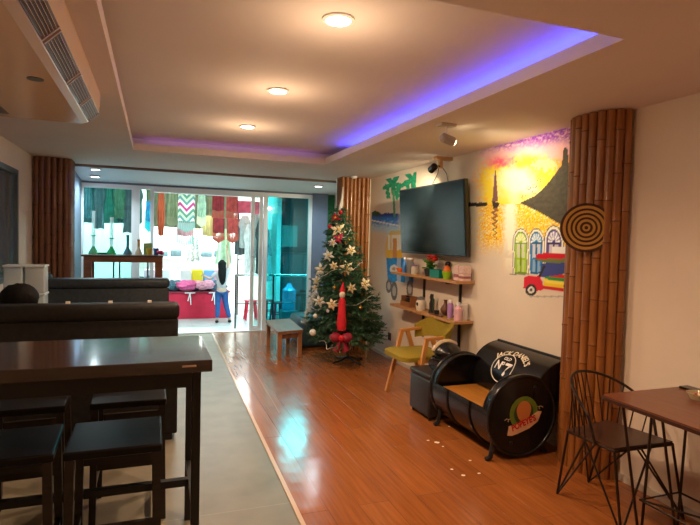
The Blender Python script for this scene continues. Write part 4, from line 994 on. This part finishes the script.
# ------------------------------------------------------------------ bench, cushion
t = thing('low_bench', 'low brown wooden bench left of the Christmas tree', 'bench', (1.68, 7.2, .004))
hb_ = .37
m_bench = mat('bench_brown', (.32, .15, .07), .5, c2=(.22, .095, .045), scale=3, stretch=(8, 1, 1), spec=.25)
top = [(1.48, 6.62), (1.84, 6.72), (1.90, 7.72), (1.52, 7.62)]
obj('bench_top', P().prism(top, hb_-.035, hb_, 'Z'), m_bench, t)
for x, y in ((1.51, 6.66), (1.80, 6.75), (1.55, 7.57), (1.86, 7.66)): obj('leg', P().box(x-.025, x+.03, y-.02, y+.035, .004, hb_-.035, .003), mat('bench_leg', (.33, .15, .06), .4, var=.2), t)
obj('rail', P().bar((1.53, 6.69, .29), (1.80, 6.76, .29), .02, .05).bar((1.57, 7.59, .29), (1.84, 7.67, .29), .02, .05), m_bench, t)
single('floor_cushion', P().box(1.98, 2.46, 7.25, 8.1, .004, .42, .08), mat('dark_teal_cushion', (.02, .06, .075), .6, var=.2), 'dark teal padded seat between the bench and the tree', 'seat', smooth=True)

# ------------------------------------------------------------------ display stand with bottles
t = thing('display_stand', 'tall brown wooden display stand with open frame before the left window', 'stand', (-.4, 8.2, 0))
m_ds = mat('stand_brown', (.34, .15, .08), .5, c2=(.24, .10, .05), scale=4, stretch=(1, 8, 8))
sx0, sx1, sy0, sy1, sz = -.90, .11, 8.0, 8.38, 1.27
obj('stand_top', P().box(sx0-.03, sx1+.01, sy0-.02, sy1+.02, sz-.025, sz, .003), mat('stand_top_dark', (.10, .05, .04), .35), t)
obj('apron', P().box(sx0, sx1, sy0, sy0+.02, sz-.10, sz-.025).box(sx0, sx1, sy1-.02, sy1, sz-.10, sz-.025), m_ds, t)
for x in (sx0, sx1-.1):
    for y in (sy0, sy1-.05): obj('leg', P().box(x, x+.10, y, y+.05, 0, sz-.1), m_ds, t)
for x in (sx0+.34, sx0+.42, sx0+.80): obj('divider', P().box(x, x+.022, sy1-.03, sy1, .3, sz-.1), mat('divider_grey', (.16, .18, .19), .5), t)
obj('lower_shelf', P().box(sx0, sx1, sy0+.02, sy1-.02, .28, .30), m_ds, t)
m_tube = mat('clear_tube', (.72, .85, .84), .08, spec=.8, alpha=.55); m_gg = mat('green_glass_base', (.08, .30, .14), .12, spec=.8); m_bb = mat('dark_glass_base', (.06, .13, .16), .15)
def pipe(x, h, mb, mt, lab, rb=.065, rt_=.022):
    t = thing('glass_water_pipe', lab, 'glass vessel', (x, 8.17, sz), 'glass vessels on the display stand')
    obj('base_bulb', P().lathe([(rb, sz), (rb*.95, sz+.03), (rb*.45, sz+.085), (rt_, sz+.11)], (x, 8.17, 0), 20), mb, t, True)
    obj('tube', P().lathe([(rt_, sz+.10), (rt_, sz+h-.02), (rt_*1.35, sz+h)], (x, 8.17, 0), 16), mt, t, True)
    if h > .3: obj('collar', P().lathe([(rt_*1.6, sz+h*.42), (rt_*1.6, sz+h*.42+.015)], (x, 8.17, 0), 16), mb, t, True)
pipe(-.795, .60, m_gg, m_tube, 'tallest clear glass tube vessel with green base, at the left end')
pipe(-.565, .52, mat('deep_green_base', (.02, .28, .09), .12), m_tube, 'tall slim clear tube vessel with deep green base, second from the left')
pipe(-.355, .28, m_bb, mat('teal_tube', (.10, .24, .26), .2), 'short dark teal cone-based vessel, third from the left', .06, .02)
pipe(-.21, .22, mat('tan_glass', (.50, .42, .30), .3), mat('amber_tube', (.55, .25, .06), .2), 'short amber vessel on a pale base, fourth from the left', .05, .018)
single('green_tray', bx(-.73, -.62, 8.1, 8.24, sz, sz+.03), mat('dark_green', (.01, .12, .05), .4), 'dark green flat dish between the two tall vessels', 'dish')
jar('cup', .02-.09, 8.2, sz, [(.03, 0), (.045, .09), (.04, .09)], mat('yellow_glaze', (.60, .42, .03), .4), 'yellow pot on the right part of the display stand', 'pot')
single('picture_card', bx(-.15, -.03, 8.27, 8.28, sz, sz+.17, .001), mat('green_card', (.12, .28, .12), .5, c2=(.4, .35, .12), scale=20), 'small green and gold card standing behind the yellow pot', 'card')
jar('cup', .025, 8.2, sz, [(.028, 0), (.038, .10), (.034, .10)], mat('navy_glaze', (.03, .10, .30), .4), 'dark blue cup right of the yellow pot', 'cup')
t = thing('toy_flower', 'pink and red fabric rose lying at the right end of the display stand', 'flower', (.085, 8.1, sz)); fp = P()
for k in range(6): fp.ball((.08+.022*math.cos(k), 8.1+.022*math.sin(k), sz+.03+.004*k), .03, 8, (1, 1, .8), .2, 3, k)
obj('petal', fp, m_pe, t, True)

# ------------------------------------------------------------------ outside: porch, street floor, shop
m_porch = tile_mat('pale_floor_tiles', (.50, .56, .54), (.47, .53, .52), .4, .28, (.30, .34, .34), .15)
struct('floor_porch', P().box(-3.6, 4.9, YF+.02, 9.38, -.45, 0), m_porch)
struct('floor_lane', P().box(-3.6, 6.2, 9.38, 16, -.5, -.4), m_porch)
struct('wall_shop', P().box(-3.6, 2.75, 15.3, 15.4, -.4, 3.3), m_whitewall)
struct('wall_shop_left', P().box(-3.7, -3.6, 9.0, 15.4, -.45, 3.3), m_whitewall)
struct('wall_shop_right', P().box(6.2, 6.3, 9.0, 15.4, -.45, 3.3), m_whitewall)
struct('ceiling_shop', P().box(-3.7, 6.3, 9.0, 15.4, 3.05, 3.15), mat('lane_canopy', (.40, .52, .50), .7))
struct('wall_partition', P().box(2.75, 2.85, 12.6, 15.4, -.4, 3.05), m_whitewall)
struct('wall_dark', P().box(2.85, 6.2, 13.6, 13.7, -.4, 3.05), mat('dark_teal_wall', (.03, .10, .12), .6, var=.3, scale=3))
# shop lights (tubes) and the lamps they are
m_tubel = emitter('shop_tube', (.93, 1, .98), 14)
for i, (x, y, lb) in enumerate(((-1.6, 14.4, 'white tube light in the shop behind the left window'), (.5, 14.4, 'white tube light over the red counter'), (1.9, 14.3, 'white tube light over the clothes rack'))):
    single('tube_light', P().tube([(x-.55, y, 3.03), (x+.55, y, 3.03)], .02, 10), m_tubel, lb, 'tube light', 'shop tube lights')
    light('AREA', 'tube_lamp', (x, y, 2.90), 75, (.90, 1, .97), 1.1, rot=(0, 0, 0), size_y=.15)
for x, lb in ((-1.2, 'left'), (.9, 'middle')):
    single('tube_light', P().tube([(x-.5, 11.0, 3.03), (x+.5, 11.0, 3.03)], .02, 10), m_tubel, '%s white tube light under the lane canopy' % lb, 'tube light', 'lane tube lights')
    light('AREA', 'tube_lamp', (x, 11.0, 2.95), 34, (.85, 1, .98), 1.1, rot=(0, 0, 0), size_y=.15)
# cyan lamp behind the tinted pane
single('strip_lamp', P().tube([(2.2, 9.5, 2.55), (2.9, 9.5, 2.55)], .02, 10), emitter('cyan_tube', (.5, .95, 1), 22), 'cyan tinted tube lamp behind the blue window', 'tube light')
light('AREA', 'strip_lamp_light', (2.9, 10.2, 2.5), 130, (.55, .95, 1), .9, rot=(0, 0, 0), size_y=.5)
single('bulb', P().ball((1.05, 12.9, 2.12), .05, 12).tube([(1.05, 12.9, 2.16), (1.05, 12.9, 3.05)], .006, 6), emitter('bulb_white', (1, 1, .95), 20), 'small bright bulb hanging between the shop wall hangings', 'light bulb', smooth=True)

# handrail
t = thing('handrail', 'metal handrail with thin posts outside the glass door', 'railing', (1.9, 9.2, 0))
obj('top_rail', P().tube([(1.29, 9.2, .91), (2.62, 9.2, .91)], .018, 10), m_chrome, t, True)
for x in (1.31, 1.96, 2.6): obj('post', P().tube([(x, 9.2, 0), (x, 9.2, .90)], .014, 8), m_blackm, t, True)
obj('lower_rail', P().tube([(1.31, 9.2, .42), (2.6, 9.2, .42)], .008, 8), m_blackm, t, True)

def drape(cx, cy, zt, w, h, fold=.02, nf=3, depth=.03, outline=None, N=16, Mz=10, seed=0):
    """closed cloth body hanging in the xz plane"""
    p = P(); fr_, bk2 = [], []
    for j in range(Mz+1):
        v = j/Mz; ww = w*(outline(v) if outline else 1)
        for i in range(N+1):
            u = i/N; x = cx+(u-.5)*ww; y = cy+fold*math.sin(nf*2*pi*u+seed)*(.3+.7*v); z = zt-h*v+(.012*math.sin(u*9+seed) if j == Mz else 0)
            e = depth*math.sqrt(max(0, 1-(2*u-1)**2))+.003
            fr_.append((x, y-e, z)); bk2.append((x, y+e, z))
    W = N+1; n = len(fr_); fs = []
    for j in range(Mz):
        for i in range(N):
            a = j*W+i; fs += [(a, a+1, a+W+1, a+W), (n+a, n+a+W, n+a+W+1, n+a+1)]
        fs += [(j*W, (j+1)*W, n+(j+1)*W, n+j*W), (j*W+N, n+j*W+N, n+(j+1)*W+N, (j+1)*W+N)]
    fs += [tuple(range(W))+tuple(n+i for i in range(N, -1, -1)), tuple(Mz*W+i for i in range(N, -1, -1))+tuple(n+Mz*W+i for i in range(W))]
    return p.add(fr_+bk2, fs)
shirt = lambda v: (.45+2.2*v if v < .22 else (.93 if v < .4 else .70+.1*v))
dress = lambda v: (.4+1.6*v if v < .2 else .62 if v < .4 else .55+.5*v)
tassel = lambda v: (.8 if v < .5 else 1.0)
def hang(name, x, y, zt, w, h, m, lab, cat, grp, outline=None, rope=True, rod=True, fringe=None, zr=3.05, seed=0, nf=3):
    t = thing(name, lab, cat, (x, y, zt-h), grp)
    obj('cloth', drape(x, y, zt, w, h, .02, nf, .025, outline, seed=seed), m, t, True)
    if rod: obj('hanger', P().tube([(x-w*.42, y, zt), (x+w*.42, y, zt)], .008, 6).tube([(x, y, zt), (x, y, zr)], .004, 5), m_tan, t, True)
    if fringe:
        fp = P(); nfr = 9
        for k in range(nfr): xx = x+(k/(nfr-1)-.5)*w*.92; fp.tube([(xx, y, zt-h+.02), (xx, y, zt-h-.16-.08*(1-abs(k/(nfr-1)-.5)*2))], [.012, .018], 5)
        obj('fringe', fp, fringe, t)
    return t
HG = 'hangings at the shop front'
tealc = [mat('teal_cloth_%d' % i, c_, .85, var=.35, scale=8) for i, c_ in enumerate(((.02, .16, .16), (.05, .20, .22), (.10, .14, .16), (.03, .24, .18), (.12, .20, .12), (.16, .15, .17)))]
lefts = [(-1.55, 'far left dark teal garment behind the left window'), (-1.33, 'blue grey garment second from the left behind the left window'), (-1.12, 'dark slate garment third behind the left window'), (-.92, 'green garment in the middle of the left window'), (-.72, 'olive garment right of the middle of the left window'), (-.52, 'grey violet long garment near the right edge of the left window'), (-.36, 'dark teal garment at the right edge of the left window')]
for i, (x, lb) in enumerate(lefts): hang('hanging_garment', x, 12.6+.1*(i % 2), 2.62, .26, (.95, .72, .95, .80, .72, 1.02, .8)[i], tealc[i % 6], lb, 'garment', 'dark garments behind the left window', dress if i % 2 else shirt, seed=i)
hang('macrame_hanging', -.12, 12.2, 2.28, .15, .42, mat('royal_blue', (.02, .10, .45), .8, c2=(0, .45, .6), scale=8), 'royal blue tasselled hanging behind the narrow pane', 'wall hanging', HG, tassel, fringe=mat('aqua_fringe', (.0, .5, .6), .8))
hang('windsock', .13, 12.5, 2.50, .17, .95, mat('rust_orange', (.50, .09, .03), .8, var=.15), 'long rust orange tapered hanging left of the chevron one', 'wall hanging', HG, lambda v: .65+.5*math.sin(pi*min(1, v*1.05))*.6)
zz = stripes('chevron_weave', [(.55, .60, .45), (.10, .28, .18), (.75, .62, .62), (.55, .04, .22), (.80, .70, .62), (.12, .30, .28)], .42, .85, 'Z', 1.1, .14)
hang('chevron_hanging', .66, 12.4, 2.60, .36, .72, zz, 'green, cream and pink zigzag woven hanging in the doorway', 'wall hanging', HG, None, fringe=mat('teal_fringe', (.25, .5, .45), .8))
hang('macrame_hanging', .66, 12.9, 1.86, .36, .30, mat('pink_weave', (.85, .40, .42), .85, var=.15), 'pale pink woven hanging just below the zigzag one', 'wall hanging', HG, None, fringe=mat('mint_fringe', (.3, .62, .55), .8), zr=2.8)
hang('macrame_hanging', .38, 12.9, 2.60, .22, .62, mat('sage_weave', (.35, .42, .24), .85, var=.2), 'sage green knotted hanging left of the zigzag one', 'wall hanging', HG, tassel, fringe=mat('sage_fringe', (.40, .42, .25), .8))
hang('macrame_hanging', 1.0, 12.6, 2.62, .2, .62, mat('mint_cream', (.45, .62, .45), .85, var=.25), 'mint green knotted hanging right of the zigzag one', 'wall hanging', HG, tassel, fringe=mat('cream_fringe', (.75, .72, .50), .8))
hang('macrame_hanging', 1.22, 13.1, 2.05, .32, .48, mat('pale_yellow', (.82, .72, .30), .85, var=.1), 'pale yellow cloth behind the mint knotted hanging', 'wall hanging', HG, None, fringe=None)
for i, (x, zt, lb) in enumerate(((1.42, 2.50, 'upper left red tasselled bag in the doorway'), (1.75, 2.50, 'upper right red tasselled bag in the doorway'), (1.44, 1.99, 'lower left red fringed bag in the doorway'), (1.77, 1.99, 'lower right red fringed bag in the doorway'))):
    hang('fringed_bag', x*.97, 12.7, zt, .27, .34, mat('brick_red_%d' % (i % 2), ((.28, .02, .025), (.42, .05, .04))[i % 2], .85, var=.3, scale=10), lb, 'bag', 'red bags in the doorway', None, fringe=mat('red_fringe', (.45, .08, .05), .85), seed=i)

single('canopy_valance', drape(.85, 13.9, 3.04, 2.1, 1.28, .03, 9, .02, None, 60), mat('sage_canopy', (.16, .22, .13), .85, c2=(.30, .36, .22), scale=6), 'long sage green cloth valance behind the hangings in the doorway', 'valance', smooth=True)
single('canopy_valance', drape(-1.35, 13.9, 3.04, 2.1, 1.22, .03, 11, .02, None, 60), mat('teal_canopy', (.02, .10, .10), .85, c2=(.06, .20, .18), scale=6), 'dark teal cloth valance behind the garments in the left window', 'valance', smooth=True)
# counter and piles
CY = 13.1
t = thing('shop_counter', 'long red cloth-fronted counter piled with clothes', 'counter', (.8, CY, -.4))
obj('counter_body', P().box(-.45, 1.70, CY, CY+.8, -.4, .22, .01), m_red, t); obj('counter_top', P().box(-.48, 1.73, CY-.03, CY+.83, .22, .25), mat('counter_top_dark', (.25, .02, .04), .6), t)
rp = P()
for x in (.80, 1.35): rp.tube([(x, CY-.05, .23), (x-.05, CY-.05, .03)], .012, 6).tube([(x, CY-.05, .23), (x+.02, CY-.05, -.06)], .012, 6).tube([(x-.12, CY-.04, .22), (x+.12, CY-.04, .22)], .012, 6)
obj('white_tie', rp, m_white, t, True)
rr = random.Random(2)
piles = [(-.22, .50, 'jean', 'left end'), (.12, .42, 'jean', 'left part'), (.45, .38, 'jean', 'middle left'), (1.42, .36, 'jean', 'right end'), (1.05, .30, 'jean', 'middle right')]
m_dn2 = mat('grey_denim', (.07, .15, .20), .85, var=.3, scale=20)
for i, (x, h, k, lb) in enumerate(piles):
    single('folded_jeans', P().ball((x, CY+.25, .25+h*.28), .24, 16, (1.05, .9, .62*h/.4), .5, 3, i*3.1+1).map(lambda v: Vector((v.x, v.y, max(v.z, .252)))), m_dn2, 'crumpled blue denim clothes at the %s of the red counter' % lb, 'clothes', 'denim piles on the red counter', True)
for i, (x, c_, lb) in enumerate(((.72, (.75, .12, .30), 'crumpled pink garment on the denim in the middle of the counter'), (1.12, (.80, .35, .45), 'rose pink garment on the right of the counter'))):
    single('pink_garment', P().ball((x, CY+.05, .40), .2, 16, (1.3, .8, .55), .5, 3, i*5+20).map(lambda v: Vector((v.x, v.y, max(v.z, .252)))), mat('pink_cloth_%d' % i, c_, .85, var=.2, scale=12), lb, 'clothes', 'pink garments on the counter', True)
cols = ((-.1, (.85, .6, .7), 'pale pink'), (.22, (.85, .85, .85), 'white'), (.72, (.85, .83, .8), 'off white'), (1.0, (.90, .68, .03), 'bright yellow'), (1.28, (.22, .45, .78), 'light blue'), (1.52, (.85, .4, .5), 'rose'))
for x, c_, nm in cols:
    single('folded_shirts', P().box(x-.13, x+.13, CY+.45, CY+.72, .25, .74, .03), mat('shirts_'+nm.replace(' ', '_'), c_, .85, var=.05), '%s stack of folded shirts at the back of the red counter' % nm, 'clothes', 'folded shirts on the counter', True)
t = thing('wall_rack', 'white wall shelf with dark folded clothes behind the counter', 'shelf', (.6, 15.1, 1.0))
obj('shelf_board', P().box(-.5, 2.0, 14.98, 15.3, .97, 1.0), m_white, t)
for i, x in enumerate((-.1, .2, .55, 1.05, 1.35, 1.7)):
    single('folded_clothes', P().box(x-.14, x+.14, 15.0, 15.26, 1.0, 1.10+.04*(i % 3), .03), mat('slate_cloth', (.10, .17, .20), .85, var=.3), 'dark slate folded clothes on the white shelf behind the counter', 'clothes', 'dark folded clothes on the shop shelf', True)
hang('printed_dress', .98, 14.6, 1.75, .34, .85, mat('speckled_white', (.85, .88, .88), .8, c2=(.10, .16, .18), scale=22), 'white dress with dark speckles hanging behind the counter', 'dress', 'dresses behind the counter', dress)
hang('hanging_garment', 1.72, 14.3, 1.95, .42, 1.1, mat('light_green', (.42, .66, .45), .85, var=.2), 'pale green dress hanging behind the person', 'garment', 'dresses behind the counter', dress, zr=3.05)
# right clothes rack
t = thing('clothes_rack', 'dark metal clothes rack right of the person in the shop', 'rack', (2.2, 13.6, -.4))
for x in (1.98, 2.66): obj('post', P().tube([(x, 13.6, -.4), (x, 13.6, 2.35)], .02, 8), m_blackm, t, True)
obj('top_rail', P().tube([(1.98, 13.6, 2.35), (2.66, 13.6, 2.35)], .02, 8).tube([(1.98, 13.6, 1.0), (2.66, 13.6, 1.0)], .012, 8), m_blackm, t, True)
for i, (x, zt, h, c_, lb) in enumerate(((2.03, 2.02, .9, (.10, .12, .12), 'dark grey shirt hanging at the left end of the rack'), (2.14, 2.1, .8, (.55, .60, .58), 'light grey shirt hanging on the rack'), (2.26, 1.9, 1.25, (.82, .84, .80), 'long cream white shirt hanging on the rack'), (2.40, 2.15, 1.1, (.40, .46, .44), 'grey green shirt hanging on the rack'), (2.54, 2.05, 1.4, (.06, .07, .08), 'black long garment at the right end of the rack'))):
    hang('hanging_shirt', x, 13.6-.05*i, zt, .36, h, mat('shirtcloth_%d' % i, c_, .85, var=.15), lb, 'shirt', 'shirts on the clothes rack', shirt, zr=2.34, seed=i*2)
hang('red_cloth', 2.15, 13.2, 2.45, .75, .30, mat('coral_cloth', (.80, .10, .15), .8, var=.2), 'coral red cloth hanging in front of the top of the clothes rack', 'cloth', None, None, seed=4)
for i, (x, zt, c_, lb) in enumerate(((2.52, 1.75, (.55, .10, .16), 'upper red patterned dress seen through the narrow door glass'), (2.55, 1.15, (.45, .45, .5), 'lower grey patterned dress seen through the narrow door glass'))):
    hang('patterned_dress', x, 12.7, zt, .26, .62, mat('pattern_%d' % i, c_, .85, c2=(.7, .6, .6), scale=24), lb, 'dress', 'dresses behind the door glass', dress, zr=3.05)
# plastic stools
m_rp = mat('red_plastic', (.65, .02, .05), .35)
t = thing('plastic_stool', 'red plastic stool under the clothes rack, left one', 'stool', (0, 0, 0), 'red plastic stools')
obj('seat', P().lathe([(.16, .44), (.165, .45), (.15, .47), (.001, .47)], (0, 0, 0), 20), m_rp, t, True)
for a in range(4):
    an = a*pi/2+.78; obj('leg', P().tube([(.13*math.cos(an), .13*math.sin(an), .45), (.19*math.cos(an), .19*math.sin(an), 0)], [.03, .022], 6), m_rp, t, True)
obj('leg_ring', P().tube([(.165*math.cos(a*pi/8), .165*math.sin(a*pi/8), .2) for a in range(16)], .012, 6, closed=True), m_rp, t, True)
t.location = (2.18, 12.75, -.4)
dup(t, (2.55, 12.75, -.4), .5, 'red plastic stool under the clothes rack, middle one'); dup(t, (2.72, 12.25, -.4), .2, 'red plastic stool nearest the glass door')
# behind the cyan pane
t = thing('water_bottle', 'large blue water bottle on a stand behind the cyan window', 'water bottle', (2.55, 10.5, -.4))
obj('stand', P().box(2.40, 2.72, 10.35, 10.65, -.4, .12, .02), mat('stand_dk', (.03, .10, .13), .5), t)
obj('bottle_body', P().lathe([(.13, .12), (.14, .16), (.14, .52), (.06, .60), (.04, .66)], (2.56, 10.5, 0), 20), mat('water_blue', (.05, .35, .60), .15, alpha=.85), t, True)
for i, (x, y, lb) in enumerate(((3.0, 11.2, 'dark slim stool right of the blue water bottle'), (3.35, 12.0, 'dark slim stool farthest behind the cyan window'))):
    t = thing('high_stool', lb, 'stool', (x, y, -.4), 'dark stools behind the cyan window')
    obj('seat', P().lathe([(.17, .33), (.17, .37), (.001, .37)], (x, y, 0), 18), m_blackm, t, True)
    for k in range(4): a = k*pi/2+.7; obj('leg', P().tube([(x+.13*math.cos(a), y+.13*math.sin(a), .34), (x+.18*math.cos(a), y+.18*math.sin(a), -.4)], .012, 6), m_blackm, t, True)
    obj('foot_ring', P().tube([(x+.165*math.cos(a*pi/8), y+.165*math.sin(a*pi/8), -.1) for a in range(16)], .01, 6, closed=True), m_blackm, t, True)
t = thing('cupboard', 'dark cupboard behind the stools beyond the cyan window', 'cupboard', (3.5, 13.3, -.4))
obj('body', P().box(3.0, 4.1, 13.15, 13.6, -.4, 1.2, .01), mat('cupboard_teal', (.02, .07, .09), .5), t)
obj('door', P().box(3.03, 3.53, 13.12, 13.15, -.35, 1.15).box(3.57, 4.07, 13.12, 13.15, -.35, 1.15), mat('cupboard_door', (.03, .11, .13), .4), t)
single('pale_poster', P().box(3.1, 3.5, 13.57, 13.6, 1.35, 1.9), mat('poster_pale', (.25, .55, .55), .6), 'pale blank poster on the dark wall beyond the cyan window', 'poster')

# ------------------------------------------------------------------ standing person
HX, HY, HZ = 1.44, 12.35, -.4
t = thing('person', 'long-haired woman in grey top and blue jeans reaching up with right arm', 'person', (HX, HY, HZ))
def v3(x, y, z): return (HX+x, HY+y, HZ+z*.95)
S = 1.0
nodes = [(v3(0, 0, .82), .105, .085), (v3(0, 0, .98), .088, .07), (v3(0, -.01, 1.14), .115, .075), (v3(0, 0, 1.25), .06, .05), (v3(0, .01, 1.32), .036, .038),
         (v3(.13, 0, 1.22), .042, .042), (v3(.155, .03, 1.47), .034, .034), (v3(.125, .05, 1.72), .026, .026), (v3(.12, .06, 1.79), .018, .024),
         (v3(-.13, 0, 1.20), .042, .042), (v3(-.24, .06, 1.05), .034, .034), (v3(-.34, .20, 1.10), .026, .026), (v3(-.38, .25, 1.12), .024, .016),
         (v3(-.065, 0, .76), .075, .078), (v3(-.075, .02, .44), .052, .055), (v3(-.085, -.01, .09), .036, .036), (v3(-.09, .09, .035), .032, .024),
         (v3(.065, 0, .76), .075, .078), (v3(.11, .03, .44), .052, .055), (v3(.19, 0, .09), .036, .036), (v3(.20, .10, .035), .032, .024)]
ed_ = [(0, 1), (1, 2), (2, 3), (3, 4), (2, 5), (5, 6), (6, 7), (7, 8), (2, 9), (9, 10), (10, 11), (11, 12), (0, 13), (13, 14), (14, 15), (15, 16), (0, 17), (17, 18), (18, 19), (19, 20)]
bp_ = skin(nodes, ed_); bp_.ball(v3(0, .02, 1.41), .088, 18, (.85, 1, 1.18)); bp_.ball(v3(0, .112, 1.40), .013, 8)
for s_ in (-1, 1): bp_.ball(v3(.078*s_, .02, 1.40), .018, 8, (.4, .8, 1.2))
for (hc_, dr) in ((Vector(v3(.12, .06, 1.79)), Vector((-.02, .02, 1)).normalized()), (Vector(v3(-.38, .25, 1.12)), Vector((-.6, .7, .1)).normalized())):
    sdv = dr.orthogonal().normalized()
    for k in range(4): q = hc_+sdv*(k-1.5)*.014+dr*.01; bp_.tube([q, q+dr*.035, q+dr*(.062-.005*abs(k-1.2))+dr.cross(sdv)*.012], [.009, .008, .006], 6)
    bp_.tube([hc_+sdv*.018, hc_+sdv*.036+dr*.018, hc_+sdv*.038+dr*.038], [.009, .008, .006], 6)
obj('body', bp_, m_skin, t, True)
m_top = mat('grey_top', (.52, .46, .48), .85, var=.1, scale=10)
obj('top', skin([(v3(0, 0, .80), .128, .105), (v3(0, 0, .98), .112, .09), (v3(0, -.01, 1.14), .135, .09), (v3(0, 0, 1.24), .072, .06), (v3(.13, 0, 1.22), .056, .056), (v3(.155, .02, 1.34), .048, .048), (v3(-.13, 0, 1.20), .056, .056), (v3(-.20, .035, 1.10), .05, .05)], [(0, 1), (1, 2), (2, 3), (2, 4), (4, 5), (2, 6), (6, 7)]), m_top, t, True)
obj('jeans', skin([(v3(0, 0, .84), .118, .10), (v3(-.065, 0, .74), .086, .088), (v3(-.075, .02, .44), .066, .068), (v3(-.085, -.01, .11), .05, .05), (v3(.065, 0, .74), .086, .088), (v3(.11, .03, .44), .066, .068), (v3(.19, 0, .11), .05, .05)], [(0, 1), (1, 2), (2, 3), (0, 4), (4, 5), (5, 6)]), mat('bright_denim', (.02, .075, .24), .85, var=.2, scale=30), t, True)
for x, y in ((-.088, .03), (.195, .04)): obj('shoe', P().ball(v3(x, y, .035), .05, 12, (.85, 1.9, .7)), m_blackm, t, True)
hh = P().tube([v3(0, -.0, 1.50), v3(0, -.03, 1.44), v3(0, -.055, 1.32), v3(.0, -.085, 1.15), v3(.01, -.09, 1.0), v3(.01, -.08, .93)], [.045, .095, .092, .088, .065, .025], 16)
obj('hair', hh, m_hair, t, True)

q0 = Vector(v3(.122, .035, 1.80))
single('hook_stick', P().tube([q0-Vector((0, 0, .12)), q0+Vector((-.02, .0, .34))], .008, 6), m_tan, 'thin wooden stick held up in the raised hand of the standing woman', 'stick', smooth=True)
# paint chips on the wood floor
def fpt(px, py):
    d = fw*F+rt2*(px-350)+dn2*(py-262.5); k = -EYE.z/d.z; return EYE+d*k
for i, (px, py, r) in enumerate(((437, 443, .022), (428, 441, .012), (443, 447, .010), (470, 461, .012), (452, 470, .012), (463, 476, .014), (479, 474, .012), (449, 427, .010))):
    q = fpt(px, py); s = P().ball((q.x, q.y, .005), r, 8, (1, .8, .12), .5, 4, i)
    single('paper_scrap', s, mat('scrap_white', (.85, .72, .5), .6), 'tiny pale scrap on the wood floor in front of the barrel sofa', 'scrap', 'pale scraps on the wood floor')

# ------------------------------------------------------------------ world, camera, view
w = bpy.data.worlds.new('night'); w.use_nodes = True; SC.world = w
w.node_tree.nodes['Background'].inputs[0].default_value = (.02, .025, .035, 1); w.node_tree.nodes['Background'].inputs[1].default_value = 1
cd_ = bpy.data.cameras.new('camera'); cam = bpy.data.objects.new('camera', cd_); COL.objects.link(cam); SC.camera = cam
cd_.sensor_width = 36; cd_.lens = F*36/700; cd_.clip_start = .05
cam.matrix_world = Matrix(((rt2.x, -dn2.x, -fw.x, EYE.x), (rt2.y, -dn2.y, -fw.y, EYE.y), (rt2.z, -dn2.z, -fw.z, EYE.z), (0, 0, 0, 1)))
SC.view_settings.view_transform = 'Standard'; SC.view_settings.look = 'None'; SC.view_settings.gamma = 1; SC.view_settings.exposure = .72; SC.view_settings.use_curve_mapping = False
